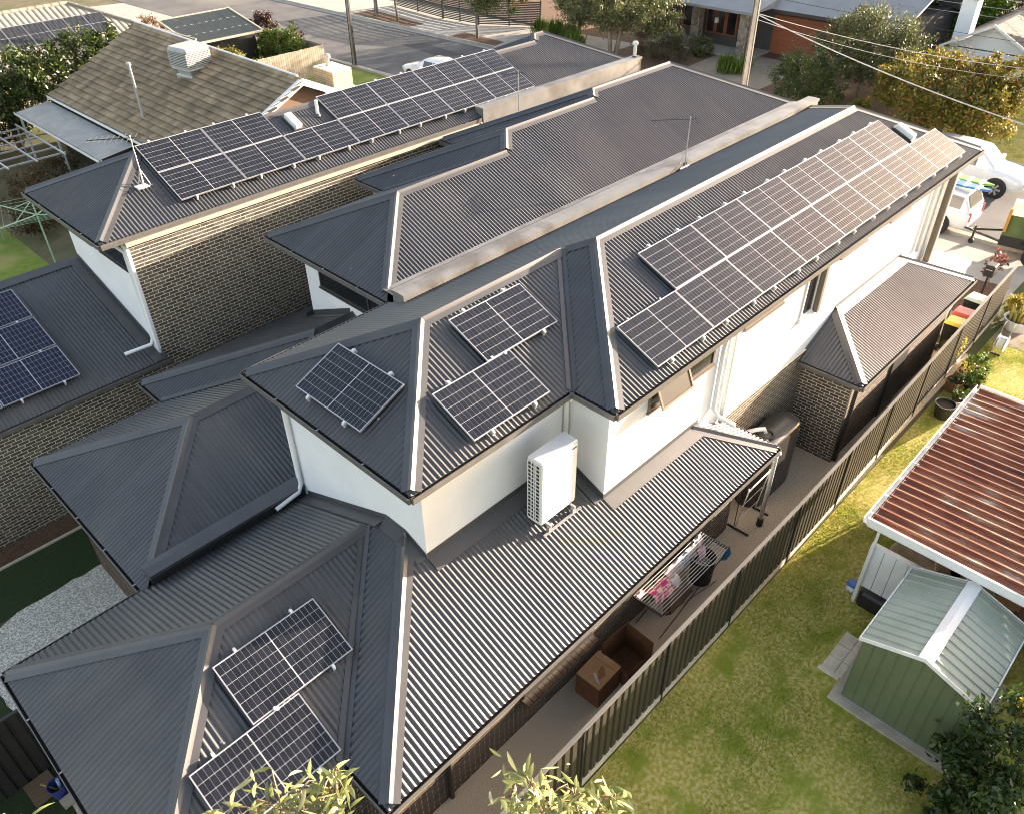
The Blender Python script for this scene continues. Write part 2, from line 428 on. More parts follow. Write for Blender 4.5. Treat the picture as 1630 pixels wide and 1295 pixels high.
def sheet(name, poly, z, material, kind='structure', parent=None):
    mb = MB(); mb.face([(x, y, z) for x, y in poly])
    return tag(mb.build(name, material, parent), kind=kind)

# ================================================================== THE SETTING
K['ground'] = mat('rough_ground', (.085, .075, .035), (.15, .12, .065), rough=.95, scale=1.2, bump=.6, bscale=25, c3=(.065, .085, .022), s3=.35, bdist=.03)
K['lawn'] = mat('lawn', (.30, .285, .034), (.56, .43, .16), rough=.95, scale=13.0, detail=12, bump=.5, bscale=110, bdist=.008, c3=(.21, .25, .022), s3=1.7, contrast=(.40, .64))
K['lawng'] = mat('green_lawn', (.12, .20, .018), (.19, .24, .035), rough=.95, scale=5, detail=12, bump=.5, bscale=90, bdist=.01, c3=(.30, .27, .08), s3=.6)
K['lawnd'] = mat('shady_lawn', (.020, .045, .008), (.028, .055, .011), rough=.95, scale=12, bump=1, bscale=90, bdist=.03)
K['aggr'] = mat('exposed_aggregate', (.42, .31, .20), (.85, .69, .50), rough=.9, scale=48, bump=.5, bscale=70, detail=3, bdist=.004)
K['pebble'] = mat('white_pebbles', (.36, .33, .265), (.80, .75, .64), rough=.9, scale=30, contrast=(.42, .60), bump=.6, bscale=32, detail=3, bdist=.01)
K['pave'] = mat('paver', (.30, .24, .17), (.24, .19, .135), rough=.9, scale=2.5, bump=.2, bscale=60)

def ground_z(x, y):
    a = min(max((10.5 - x) / 3.0, 0), 1); b = min(max((y - 11.3) / .3, 0), 1)
    return -.6 * a * b
xs = [-400, -60, -20, -10, 0, 4, 7.5, 8.5, 9.5, 10.5, 14, 20, 30, 45, 80, 160, 500]; ys = [-400, -60, -20, 0, 5, 11.3, 11.45, 11.6, 16, 24, 34, 46, 60, 90, 160, 500]
mb = MB(); W_ = len(xs)
for y in ys:
    for x in xs: mb.v.append((x, y, ground_z(x, y) - .012))
for j in range(len(ys) - 1):
    for i in range(W_ - 1): mb.f.append((j * W_ + i, j * W_ + i + 1, (j + 1) * W_ + i + 1, (j + 1) * W_ + i)); mb.m.append(0)
tag(mb.build('ground', K['ground']), kind='structure')
sheet('neighbour_lawn', [(-8, -14), (27.5, -14), (27.5, 4.14), (-8, 4.14)], .0, K['lawn'])
sheet('side_path', [(-6, 4.24), (24.2, 4.24), (24.2, 6.5), (-6, 6.5)], .0, K['aggr'])
sheet('rear_path', [(-.42, 6.5), (.3, 6.5), (.3, 10.3), (-.42, 10.3)], .004, K['aggr'])
sheet('rear_shade_lawn', [(-6, 6.5), (-.42, 6.5), (-.42, 10.3), (.3, 10.3), (.3, 11.2), (-6, 11.2)], .004, K['lawnd'])  # near-black green puts the deep shade by the fence into the ground colour
# rear yard of the middle house
zy = -.592
def wavy(pts, amp=.05, step=.25, seed=3):
    r = random.Random(seed); o = []
    for a, b in zip(pts, pts[1:] + pts[:1]):
        d = math.hypot(b[0] - a[0], b[1] - a[1]); k = max(1, int(d / step))
        for i in range(k):
            t = i / k; o.append((a[0] + (b[0] - a[0]) * t + (r.uniform(-amp, amp) if i else 0), a[1] + (b[1] - a[1]) * t + (r.uniform(-amp, amp) if i else 0)))
    return o
sheet('mulch_strip', [(-6, 17.5), (7, 17.5), (7, 18.2), (-6, 18.2)], zy, K['mulch'])
tag(MB().box(-6, 7, 17.44, 17.50, -.64, -.55).build('garden_edging', K['plinth']), kind='structure')
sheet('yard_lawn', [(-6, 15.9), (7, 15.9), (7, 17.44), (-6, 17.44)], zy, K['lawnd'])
sheet('pebble_path', wavy([(-.35, 11.4), (7, 11.4), (7, 15.97), (3.5, 15.95), (.5, 15.9), (-.35, 15.6), (-.55, 14.4)], .035), zy + .004, K['pebble'])
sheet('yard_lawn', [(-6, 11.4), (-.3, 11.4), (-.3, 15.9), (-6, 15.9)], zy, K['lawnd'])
sheet('back_lawn', [(-12, 22.6), (8.6, 22.6), (9.5, 33), (8, 40), (-12, 40)], -.585, K['lawng'])

# street
def kF(y): return 41.5 - .036 * y
def kN(y): return 32.7 - .036 * y
Y0, Y1 = -60, 150
sheet('road', [(kN(Y0), Y0), (kF(Y0), Y0), (kF(Y1), Y1), (kN(Y1), Y1)], .004, K['asph'])
sheet('side_street', [(kN(58) - .05, 57.5), (kN(74) - .05, 73.5), (-60, 96), (-60, 80)], .004, K['foot'])
sheet('road_patch', [(36.2, 41.5), (37.6, 41.0), (37.9, 45.2), (36.6, 46)], .008, K['aspd'])
for nm, f, s in (('far_kerb', kF, 1), ('near_kerb', kN, -1)):
    a, b = sorted((0, s * .22)); g = MB()
    ylo, yhi = (Y0, 57.5) if s < 0 else (Y0, Y1)
    g.extr([(0, -.02), (0, .10), (s * .03, .12), (s * .2, .12), (s * .2, -.02)], (f(ylo), ylo, 0), (f(yhi), yhi, 0), (1, 0, 0), closed=True)
    tag(g.build(nm, K['foot']), kind='structure')
    g = MB(); g.face([(f(ylo) - s * .38, ylo, .012), (f(ylo), ylo, .012), (f(yhi), yhi, .012), (f(yhi) - s * .38, yhi, .012)])
    tag(g.build(nm.replace('kerb', 'gutter_strip'), K['foot']), kind='structure')
sheet('far_footpath', [(kF(34) + .2, 34), (47, 34), (44.2, 64), (kF(64) + .2, 64)], .10, K['foot'])
sheet('far_garden_soil', [(kF(34) + .21, 10.5), (58, 10.5), (58, 60), (46.6, 60), (46.6, 34), (kF(34) + .21, 34)], .096, K['mulch'])
sheet('far_verge_lawn', [(kF(-60) + .2, -60), (60, -60), (60, 13.2), (44, 13.6), (kF(12) + .2, 12)], .104, K['lawn'])
sheet('far_driveway', [(kF(23) + .2, 22.8), (49.6, 22.6), (49.6, 28.6), (kF(28) + .2, 28.2)], .108, K['pave'])
for i in range(12):   # paver joints of the far driveway, each strip a slab
    pass
for nm, p in (('verge_bed', [(39.72, 49.2), (41.3, 49.0), (41.8, 55.6), (39.6, 55.6)]), ('verge_bed', [(39.95, 40.6), (41.4, 40.9), (41.5, 44.9), (39.9, 44.9)])):
    sheet(nm, p, .112, K['mulch'])
sheet('driveway', [(25.3, 4.6), (kN(5) - .2, 4.6), (kN(26) - .2, 26), (25.3, 26)], .0, K['foot'])
sheet('near_verge_grass', [(26, 26), (kN(26) - .2, 26), (kN(56) - .2, 56), (28.5, 56)], .0, K['lawng'])
sheet('paved_entry', [(25.5, -6), (kN(0) - .2, -6), (kN(4) - .2, 4.1), (25.5, 4.1)], .006, K['pave'])

# ------------------------------------------------------------------ houses
ZU = 5.6
def wallbox(parent, x0, x1, y0, y1, z0, z1, m, name='wall'):
    return MB().box(x0, x1, y0, y1, z0, z1).build(name, m, parent)
def slope(parent, poly, zf, along, p=.094, n=8):
    mb = MB(); corr(mb, poly, zf, along, p=p, n=n)
    return mb.build('roof_slope', K['roofx' if along == 'y' else 'roofy'], parent)
def capobj(parent, p0, p1, a, b, name='ridge_cap', valley=False, w=.155):
    mb = MB(); cap(mb, p0, p1, nrm(a), nrm(b), valley=valley, w=w)
    return mb.build('valley_flashing' if valley else name, K['cap'], parent)
def window(parent, axis, c, u0, u1, z0, z1, out=-1, mull=(), fm='frame'):
    """window in a wall plane: axis 'y' wall at y=c (u = x) or axis 'x' wall at x=c (u = y); out = outward sign"""
    o = out
    def bx(mb, a, b, d0, d1, e, f):
        d0, d1 = sorted((c + o * d0, c + o * d1))
        return mb.box(a, b, d0, d1, e, f) if axis == 'y' else mb.box(d0, d1, a, b, e, f)
    f = MB(); t = .045
    bx(f, u0, u1, .003, .035, z0, z0 + t); bx(f, u0, u1, .003, .035, z1 - t, z1)
    bx(f, u0, u0 + t, .0031, .034, z0 + t, z1 - t); bx(f, u1 - t, u1, .0031, .034, z0 + t, z1 - t)
    for q in mull: bx(f, q - .025, q + .025, .0031, .033, z0 + t, z1 - t)
    fr = f.build('window', K[fm], parent)
    g = MB(); bx(g, u0 + t, u1 - t, .004, .012, z0 + t, z1 - t); g.build('pane', K['glass'], fr)
    s = MB(); bx(s, u0 - .03, u1 + .03, .002, .06, z0 - .045, z0 - .002); s.build('sill', K[fm], fr)
    return fr
def downpipe(parent, pts, r=.045):
    mb = MB(); mb.tube(pts, r, 10); return mb.build('downpipe', K['pipe'], parent, smooth=True)

# ---- right-hand townhouse
A = thing('townhouse', 'right-hand dark-roofed townhouse with bright white upper walls and most of the solar panels', 'house')
fx, rx, ry0, ry1, ly, ex = 5.06, 8.66, 6.09, 7.05, 11.66, 25.22
ry_r = (ry0 + ly) / 2; fr_r = (ry1 + ly) / 2; hm = ry_r - ry0; hf = fr_r - ry1
zR = lambda x, y: ZU + (y - ry0) * T
zR1 = lambda x, y: ZU + (y - ry1) * T
zL = lambda x, y: ZU + (ly - y) * T
zF = lambda x, y: ZU + (x - rx) * T
zF1 = lambda x, y: ZU + (x - fx) * T
zB = lambda x, y: ZU + (ex - x) * T
PY = 11.24
slope(A, [(rx, ry0), (ex, ry0), (ex - hm, ry_r), (rx + hm, ry_r)], zR, 'y')
slope(A, [(rx, ry0), (rx + hm, ry_r), (rx + fr_r - ry1, fr_r), (rx, ry1)], zF, 'x')
slope(A, [(fx, ry1), (rx, ry1), (rx + hf, fr_r), (fx + hf, fr_r)], zR1, 'y')
slope(A, [(fx, ry1), (fx + hf, fr_r), (fx, ly)], zF1, 'x')
slope(A, [(fx, ly), (fx + hf, fr_r), (rx + hf, fr_r), (rx + hm, ry_r), (ex - hm, ry_r), (ex - .42, PY), (8.4, PY), (8.39, ly)], zL, 'y', n=6)
slope(A, [(ex, ry0), (ex, PY), (ex - .42, PY), (ex - hm, ry_r)], zB, 'x', n=4)
zr, zr1 = ZU + hm * T, ZU + hf * T
capobj(A, (rx + hm, ry_r, zr), (ex - hm, ry_r, zr), 'R', 'L')
capobj(A, (fx + hf, fr_r, zr1), (rx + hf - .02, fr_r, zr1), 'R', 'L')
capobj(A, (rx, ry0, ZU), (rx + hm, ry_r, zr), 'R', 'F', 'hip_cap')
capobj(A, (fx, ry1, ZU), (fx + hf, fr_r, zr1), 'R', 'F', 'hip_cap')
capobj(A, (fx, ly, ZU), (fx + hf, fr_r, zr1), 'L', 'F', 'hip_cap')
capobj(A, (rx + hf, fr_r, zr1), (rx + hm, ry_r, zr), 'L', 'F', 'hip_cap', w=.12)
capobj(A, (ex, ry0, ZU), (ex - hm, ry_r, zr), 'R', 'B', 'hip_cap')
capobj(A, (ex - .42, PY, zL(0, PY)), (ex - hm, ry_r, zr), 'L', 'B', 'hip_cap')
capobj(A, (rx, ry1, ZU), (rx + hf, fr_r, zr1), 'R', 'F', valley=True)
gutter(A, (rx, ry0, ZU), (ex, ry0, ZU), (0, -1, 0), brackets=False)
gutter(A, (rx, ry1, ZU), (rx, ry0, ZU), (-1, 0, 0), brackets=False)
gutter(A, (fx, ry1, ZU), (rx, ry1, ZU), (0, -1, 0), brackets=False)
gutter(A, (fx, ly, ZU), (fx, ry1, ZU), (-1, 0, 0))
gutter(A, (fx, ly, ZU), (8.38, ly, ZU), (0, 1, 0))
wA = wallbox(A, 8.91, 24.9, 6.39, 11.2, -.7, 5.46, K['white'])
wallbox(A, 5.47, 8.93, 7.36, 11.36, -.7, 5.455, K['white'])
MB().box(8.72, 25.15, 6.15, 6.39, 5.44, 5.47).box(5.13, 8.7, 7.11, 7.36, 5.44, 5.47).box(5.13, 5.47, 7.36, 11.6, 5.438, 5.468).box(8.72, 8.91, 6.39, 7.1, 5.438, 5.468).build('soffit', K['frameb'], A)
window(A, 'y', 6.39, 10.05, 12.2, 4.70, 5.38, -1, (11.12,), 'frameb')
fsash = MB(); 
c_, s_ = math.cos(R_(24)), math.sin(R_(24))
for (a, b, h0, h1) in ((10.1, 11.1, 0, .05), (10.1, 11.1, .52, .57), (10.1, 10.15, .05, .52), (11.05, 11.1, .05, .52)):
    q = lambda x, h: (x, 6.34 - h * s_, 5.36 - h * c_)
    P = [q(a, h0), q(b, h0), q(b, h1), q(a, h1)]; N_ = V(0, -c_, s_) * .03
    fsash.mesh([Vector(p) for p in P] + [Vector(p) + N_ for p in P], [(0, 1, 2, 3), (7, 6, 5, 4), (0, 4, 5, 1), (1, 5, 6, 2), (2, 6, 7, 3), (3, 7, 4, 0)])
sash = fsash.build('open_sash', K['frameb'], A)
MB().face([Vector(q(10.15, .05)) + N_ * .5, Vector(q(11.05, .05)) + N_ * .5, Vector(q(11.05, .52)) + N_ * .5, Vector(q(10.15, .52)) + N_ * .5]).build('pane', K['frame'], sash)
window(A, 'y', 6.39, 13.3, 14.85, 4.98, 5.38, -1, (), 'frameb')
window(A, 'y', 6.39, 17.5, 18.85, 5.02, 5.38, -1, (), 'frameb')
window(A, 'y', 6.39, 20.2, 21.4, 5.02, 5.38, -1, (), 'frameb')
# tall window with projecting white hood fins
MB().box(16.55, 16.68, 6.25, 6.39, 4.0, 5.42).build('window_fin', K['frameb'], A)
MB().box(15.9, 16.54, 6.30, 6.39, 3.94, 4.02).build('window_ledge', K['white'], A)
window(A, 'y', 6.39, 15.95, 16.5, 4.06, 5.36, -1, (), 'pipe')
window(A, 'x', 5.47, 7.75, 10.55, 4.98, 5.38, -1, (9.1,))
downpipe(A, [(12.45, 6.2, 5.46), (12.47, 6.3, 5.3), (12.47, 6.33, 4.9), (12.47, 6.33, 3.45), (12.5, 6.2, 3.28), (12.7, 5.9, 3.1)], .05)
downpipe(A, [(12.85, 6.2, 5.46), (12.87, 6.33, 5.2), (12.87, 6.33, 2.9)], .05)
downpipe(A, [(22.9, 6.2, 5.46), (22.95, 6.33, 5.2), (22.95, 6.33, 3.2)], .05)
downpipe(A, [(23.6, 6.2, 5.46), (23.65, 6.33, 5.2), (23.65, 6.33, 0.0)], .05)
downpipe(A, [(5.2, 11.1, 5.44), (5.3, 11.1, 5.3), (5.41, 11.1, 5.15), (5.41, 11.1, 3.05), (5.3, 11.05, 2.92), (4.75, 11.0, 2.88)], .045)
downpipe(A, [(8.6, 7.0, 5.46), (8.8, 7.28, 5.3), (8.84, 7.3, 5.1), (8.84, 7.3, 3.75)], .05)
# end pier and porch walls to the street
wallbox(A, 24.9, 25.05, 6.41, 11.1, -.1, 2.5, K['dark'], 'garage_door')
MB().box(24.0, 24.12, 6.2, 6.385, -.1, 5.4).build('pier', K['frameb'], A)

# lower roof of the right-hand townhouse
ZE = 2.7
lfx, lly, l1, l2x, l2y = -.24, 11.17, 6.07, 2.63, 5.03
h1 = (lly - l1) / 2; r1 = l1 + h1
zl_L = lambda x, y: ZE + (lly - y) * T
zl_F = lambda x, y: ZE + (x - lfx) * T
zl_R1 = lambda x, y: ZE + (y - l1) * T
zl_F2 = lambda x, y: ZE + (x - l2x) * T
zl_R2 = lambda x, y: ZE + (y - l2y) * T
WX = 5.47
slope(A, [(lfx, lly), (lfx + h1, r1), (l2x + h1, r1), (WX, r1 - (WX - l2x - h1)), (WX, lly)], zl_L, 'y')
slope(A, [(lfx, lly), (lfx + h1, r1), (lfx, l1)], zl_F, 'x')
slope(A, [(lfx, l1), (l2x, l1), (l2x + h1, r1), (lfx + h1, r1)], zl_R1, 'y')
slope(A, [(l2x, l2y), (WX, l2y + WX - l2x), (WX, r1 - (WX - l2x - h1)), (l2x + h1, r1), (l2x, l1)], zl_F2, 'x')
lex = 13.17; hw = 6.39 - l2y; hA = 7.36 - l2y
slope(A, [(l2x, l2y), (lex, l2y), (lex - hw, 6.39), (8.91, 6.39), (8.909, 7.36), (WX, 7.36), (WX - .001, l2y + WX - l2x)], zl_R2, 'y')
slope(A, [(lex, l2y), (lex, 6.39), (lex - hw, 6.39)], lambda x, y: ZE + (lex - x) * T, 'x')
zr2 = ZE + h1 * T
capobj(A, (lfx + h1, r1, zr2), (l2x + h1, r1, zr2), 'R', 'L')
capobj(A, (lfx, lly, ZE), (lfx + h1, r1, zr2), 'L', 'F', 'hip_cap')
capobj(A, (lfx, l1, ZE), (lfx + h1, r1, zr2), 'R', 'F', 'hip_cap')
capobj(A, (l2x, l2y, ZE), (WX, l2y + WX - l2x, ZE + (WX - l2x) * T), 'R', 'F', 'hip_cap')
capobj(A, (lex, l2y, ZE), (lex - hw, 6.39, ZE + hw * T), 'R', 'B', 'hip_cap')
capobj(A, (l2x, l1, ZE), (l2x + h1, r1, zr2), 'R', 'F', valley=True)
gutter(A, (lfx, lly, ZE), (2.2, lly, ZE), (0, 1, 0))
gutter(A, (lfx, lly, ZE), (lfx, l1, ZE), (-1, 0, 0))
gutter(A, (lfx, l1, ZE), (l2x, l1, ZE), (0, -1, 0))
gutter(A, (l2x, l1, ZE), (l2x, l2y, ZE), (-1, 0, 0))
gutter(A, (l2x, l2y, ZE), (lex, l2y, ZE), (0, -1, 0), brackets=False)
gutter(A, (lex, l2y, ZE), (lex, 6.39, ZE), (1, 0, 0), brackets=False)
# apron flashings where the lower roof meets the upper walls
def apron(parent, p0, p1, dirv, h=.16, w=.2):
    p0, p1, d = Vector(p0), Vector(p1), Vector(dirv); u = V(0, 0, h)
    mb = MB(); n_ = d.normalized(); o = n_ * .006; lf = V(0, 0, .022)
    mb.face([p0 + u + o, p1 + u + o, p1 + o + lf, p0 + o + lf]); mb.face([p0 + o + lf, p1 + o + lf, p1 + d * w + lf, p0 + d * w + lf])
    mb.face([p0 + d * w + lf, p1 + d * w + lf, p1 + d * w - V(0, 0, .004), p0 + d * w - V(0, 0, .004)])
    return mb.build('apron_flashing', K['cap'], parent)
dR = V(0, -1, -T)
apron(A, (5.47, 7.36, zl_R2(0, 7.36)), (8.91, 7.36, zl_R2(0, 7.36)), dR, .13, .26)
apron(A, (8.91, 6.39, zl_R2(0, 6.39)), (12.0, 6.39, zl_R2(0, 6.39)), dR, .13, .26)
apron(A, (8.91, 6.39, zl_R2(0, 6.39)), (8.91, 7.36, zl_R2(0, 7.36)), (-1, 0, 0), .13, .22)
apron(A, (5.47, 7.36, zl_R2(0, 7.36)), (5.47, 7.87, zl_R2(0, 7.87)), (-1, 0, 0), .1, .2)
apron(A, (5.47, 7.87, zl_F2(5.47, 0)), (5.47, 8.4, zl_F2(5.47, 0)), (-1, 0, -T), .1, .2)
apron(A, (5.47, 8.4, zl_L(0, 8.4)), (5.47, 11.0, zl_L(0, 11.0)), (-1, 0, 0), .12, .25)
# ground floor walls
w1 = wallbox(A, 3.0, 12.9, 5.70, 6.9, -.02, 2.58, K['mortar'])
w2 = wallbox(A, .15, 3.3, 6.45, 10.9, -.62, 2.57, K['mortar'])
MB().box(2.75, 13.1, 5.1, 5.7, 2.55, 2.575).box(2.7, 3.0, 5.7, 6.4, 2.55, 2.575).box(-.15, .15, 6.1, 11.1, 2.55, 2.575).build('soffit', K['frame'], A)
hol = [(3.0, 4.9, .95, 2.2), (6.9, 9.0, .05, 2.3)]
bricks(w1, (3.0, 5.70, 0), (1, 0, 0), (0, -1, 0), 9.9, .0, 2.56, K['brickA'], hol, pick=lambda c: c.x < 5.9 and .45 < c.z < 1.95, limit=190)
bricks(w1, (3.0, 5.70, 0), (0, 1, 0), (-1, 0, 0), .75, .0, 2.56, K['brickA'])
bricks(w2, (.15, 6.45, 0), (1, 0, 0), (0, -1, 0), 2.85, .0, 2.56, K['brickA'])
bricks(w2, (.15, 6.45, 0), (0, 1, 0), (-1, 0, 0), 4.45, .0, 2.56, K['brickA'])
window(A, 'y', 5.70, 6.02, 7.88, .97, 2.18, -1, (6.95,))
sill = MB()
MB().box(9.92, 11.98, 5.66, 5.697, .06, 2.28).build('sliding_door', K['glass'], A)
for k in range(15):   # header-brick window sill, each brick its own piece
    b = MB().obox((5.99 + .131 * k, 5.60, .905), (.060, 0, 0), (0, .115, 0), (0, 0, .035)).build('sill_brick', K['brickA'], w1)
downpipe(A, [(4.2, 5.07, 2.58), (4.2, 5.5, 2.4), (4.2, 5.66, 2.2), (4.2, 5.66, .0)], .045).data.materials[0] = K['frame']
# recessed bay wall behind the tank and garage wing with brick
w3 = wallbox(A, 12.95, 16.75, 6.345, 6.385, -.02, 2.85, K['mortar'])
bricks(w3, (12.95, 6.345, 0), (1, 0, 0), (0, -1, 0), 3.8, .0, 2.84, K['brickA'])
w4 = wallbox(A, 16.75, 23.2, 5.05, 6.386, -.02, 2.57, K['mortar'])
bricks(w4, (16.75, 5.05, 0), (0, 1, 0), (-1, 0, 0), 1.32, .0, 2.56, K['brickA'], pick=lambda c: .35 < c.z < 2.4, limit=110)
bricks(w4, (16.75, 5.05, 0), (1, 0, 0), (0, -1, 0), 6.45, .0, 2.56, K['brickA'], [(2.6, 3.6, -.1, 2.2)])
MB().box(19.37, 20.33, 5.0, 5.045, .0, 2.18).build('door', K['frame'], A)
downpipe(A, [(16.9, 4.85, 2.58), (16.9, 4.97, 2.3), (16.9, 4.99, .0)], .05).data.materials[0] = K['frame']
px0, px1, pyo, pyi = 16.42, 23.5, 4.73, 6.388
hp = pyi - pyo
slope(A, [(px0, pyo), (px1, pyo), (px1 - hp, pyi), (px0 + hp, pyi)], lambda x, y: ZE + (y - pyo) * T, 'y')
slope(A, [(px0, pyo), (px0 + hp, pyi), (px0, pyi)], lambda x, y: ZE + (x - px0) * T, 'x')
slope(A, [(px1, pyo), (px1, pyi), (px1 - hp, pyi)], lambda x, y: ZE + (px1 - x) * T, 'x')
capobj(A, (px0, pyo, ZE), (px0 + hp, pyi, ZE + hp * T), 'R', 'F', 'hip_cap')
capobj(A, (px1, pyo, ZE), (px1 - hp, pyi, ZE + hp * T), 'R', 'B', 'hip_cap')
apron(A, (px0 + hp - .1, pyi, ZE + hp * T), (px1 - hp + .1, pyi, ZE + hp * T), dR, .12, .24)
gutter(A, (px0, pyo, ZE), (px1, pyo, ZE), (0, -1, 0), brackets=False)
gutter(A, (px0, pyi, ZE), (px0, pyo, ZE), (-1, 0, 0), brackets=False)
gutter(A, (px1, pyi, ZE), (px1, pyo, ZE), (1, 0, 0), brackets=False)
MB().box(16.5, 23.4, 4.8, 6.38, 2.55, 2.575).build('soffit', K['cream'], A)
MB().box(23.9, 25.0, 5.3, 6.36, 2.35, 2.5).box(24.75, 24.95, 5.35, 5.55, -.02, 2.35).build('porch_frame', K['white'], A)
# party wall between right and middle house
pw = MB().box(8.34, 25.1, 11.08, 11.42, 5.3, 5.99).build('party_parapet', K['capb'], A)
MB().extr([(-.02, -.05), (-.02, .02), (.17, .032), (.36, .02), (.36, -.05)], (8.32, 11.08, 5.985), (25.12, 11.08, 5.985), (0, 1, 0), closed=True).build('parapet_capping', K['capb'], pw)

# ---- middle townhouse
B = thing('townhouse', 'middle dark-roofed townhouse without solar panels, ridge stepping back towards the street', 'house')
bx, by0, bex = 8.38, 11.5, 25.4
bl = [16.16, 17.35, 17.94]; bxs = [8.38, 11.89, 15.41]
er = 11.70
rb = [(l + er) / 2 for l in bl]; zb = [ZU + (r - er) * T for r in rb]
zBR = lambda x, y: ZU + (y - er) * T
top = [(bxs[0] + rb[0] - er, rb[0]), (bxs[1] + rb[0] - er, rb[0]), (bxs[1] + rb[1] - er, rb[1]), (bxs[2] + rb[1] - er, rb[1]), (bxs[2] + rb[2] - er, rb[2]), (bex - (rb[2] - er), rb[2])]
lowy = 11.85
slope(B, [(bx + lowy - er, lowy), (bex - (lowy - er), lowy)] + top[::-1], zBR, 'y', n=6)
slope(B, [(bx, bl[0]), (bx, er), (top[0][0], rb[0])], lambda x, y: ZU + (x - bx) * T, 'x')
for i in range(3):
    zl = lambda x, y, i=i: ZU + (bl[i] - y) * T
    if i < 2:
        vx = bxs[i + 1]; d = bl[i] - rb[i]
        slope(B, [(bxs[i], bl[i]), (vx, bl[i]), (vx + d, rb[i]), (bxs[i] + d, rb[i])], zl, 'y', n=6)
        capobj(B, (vx, bl[i], ZU), (vx + d, rb[i], zb[i]), 'L', 'F', valley=True)
        d2 = bl[i + 1] - rb[i + 1]
        slope(B, [(vx, bl[i + 1]), (vx, bl[i]), (vx + d, rb[i]), (vx + d2, rb[i + 1])], lambda x, y, vx=vx: ZU + (x - vx) * T, 'x')
        capobj(B, (vx, bl[i + 1], ZU), (vx + d2, rb[i + 1], zb[i + 1]), 'L', 'F', 'hip_cap')
        capobj(B, (vx + d, rb[i], zb[i]), (vx + d2, rb[i + 1], zb[i + 1]), 'R', 'F', 'hip_cap')
        capobj(B, (bxs[i] + d, rb[i], zb[i]), (vx + d, rb[i], zb[i]), 'R', 'L')
        gutter(B, (bxs[i], bl[i], ZU), (vx, bl[i], ZU), (0, 1, 0))
        gutter(B, (vx, bl[i], ZU), (vx, bl[i + 1], ZU), (-1, 0, 0), brackets=False)
    else:
        d = bl[i] - rb[i]
        slope(B, [(bxs[i], bl[i]), (bex, bl[i]), (bex - d, rb[i]), (bxs[i] + d, rb[i])], zl, 'y', n=6)
        capobj(B, (bxs[i] + d, rb[i], zb[i]), (bex - d, rb[i], zb[i]), 'R', 'L')
        gutter(B, (bxs[i], bl[i], ZU), (bex, bl[i], ZU), (0, 1, 0), brackets=False)
slope(B, [(bex, er), (bex, bl[2]), (bex - (rb[2] - er), rb[2])], lambda x, y: ZU + (bex - x) * T, 'x', n=4)
capobj(B, (bex, er, ZU), (bex - (rb[2] - er), rb[2], zb[2]), 'R', 'B', 'hip_cap')
capobj(B, (bx + lowy - er, lowy, zBR(0, lowy)), (top[0][0], rb[0], zb[0]), 'R', 'F', 'hip_cap')
capobj(B, (bx, bl[0], ZU), (top[0][0], rb[0], zb[0]), 'L', 'F', 'hip_cap')
gutter(B, (bx, bl[0], ZU), (bx, er - .1, ZU), (-1, 0, 0))
MB().face([(8.5, 11.42, 5.90), (25.2, 11.42, 5.90), (25.2, 11.60, 5.72), (8.5, 11.60, 5.72)]).face([(8.5, 11.60, 5.72), (25.2, 11.60, 5.72), (25.2, 11.97, 5.742), (8.5, 11.97, 5.742)]).build('tray_flashing', K['capb'], B)
wallbox(B, 9.1, 25.0, 11.43, 15.87, -.7, 5.45, K['white'])
wallbox(B, 12.2, 24.99, 15.87, 17.05, -.7, 5.44, K['mortar'])
wallbox(B, 15.7, 24.98, 17.05, 17.66, -.7, 5.43, K['mortar'])
MB().box(8.45, 9.1, 11.6, 16.1, 5.43, 5.46).build('soffit', K['frame'], B)
window(B, 'x', 9.1, 11.75, 15.28, 4.32, 5.38, -1, (13.4,))
# lower roof of the middle house
dfx, dly, dr = 2.07, 16.11, 11.01
dh = (dly - dr) / 2; drid = dr + dh; dx2, dl2 = 4.95, 17.2; dh2 = (dl2 - dr) / 2; drid2 = dr + dh2
zdL = lambda x, y: ZE + (dly - y) * T
zdR = lambda x, y: ZE + (y - dr) * T
WB = 9.1; py = 11.33
slope(B, [(dfx, dly), (dx2, dly), (dx2 + dh, drid), (dfx + dh, drid)], zdL, 'y')
slope(B, [(dfx, dly), (dfx + dh, drid), (dfx, dr)], lambda x, y: ZE + (x - dfx) * T, 'x')
slope(B, [(dfx + py - dr, py), (dfx + dh, drid), (dx2 + dh, drid), (dx2 + dh2, drid2), (WB, drid2), (WB, py)], zdR, 'y')
slope(B, [(dx2, dl2), (dx2, dly), (dx2 + dh, drid), (dx2 + dh2, drid2)], lambda x, y: ZE + (x - dx2) * T, 'x')
slope(B, [(dx2, dl2), (dx2 + dh2, drid2), (WB, drid2), (WB, 15.875), (12.2, 15.87), (12.21, dl2)], lambda x, y: ZE + (dl2 - y) * T, 'y')
zd, zd2 = ZE + dh * T, ZE + dh2 * T
capobj(B, (dfx + dh, drid, zd), (dx2 + dh, drid, zd), 'R', 'L')
capobj(B, (dfx, dly, ZE), (dfx + dh, drid, zd), 'L', 'F', 'hip_cap')
capobj(B, (dfx + .2, dr + .2, ZE + .2 * T), (dfx + dh, drid, zd), 'R', 'F', 'hip_cap')
capobj(B, (dx2, dl2, ZE), (dx2 + dh2, drid2, zd2), 'L', 'F', 'hip_cap')
capobj(B, (dx2 + dh, drid, zd), (dx2 + dh2, drid2, zd2), 'R', 'F', 'hip_cap', w=.12)
capobj(B, (dx2 + dh2, drid2, zd2), (WB, drid2, zd2), 'R', 'L')
capobj(B, (dx2, dly, ZE), (dx2 + dh, drid, zd), 'L', 'F', valley=True)
gutter(B, (dfx, dly, ZE), (dx2, dly, ZE), (0, 1, 0))
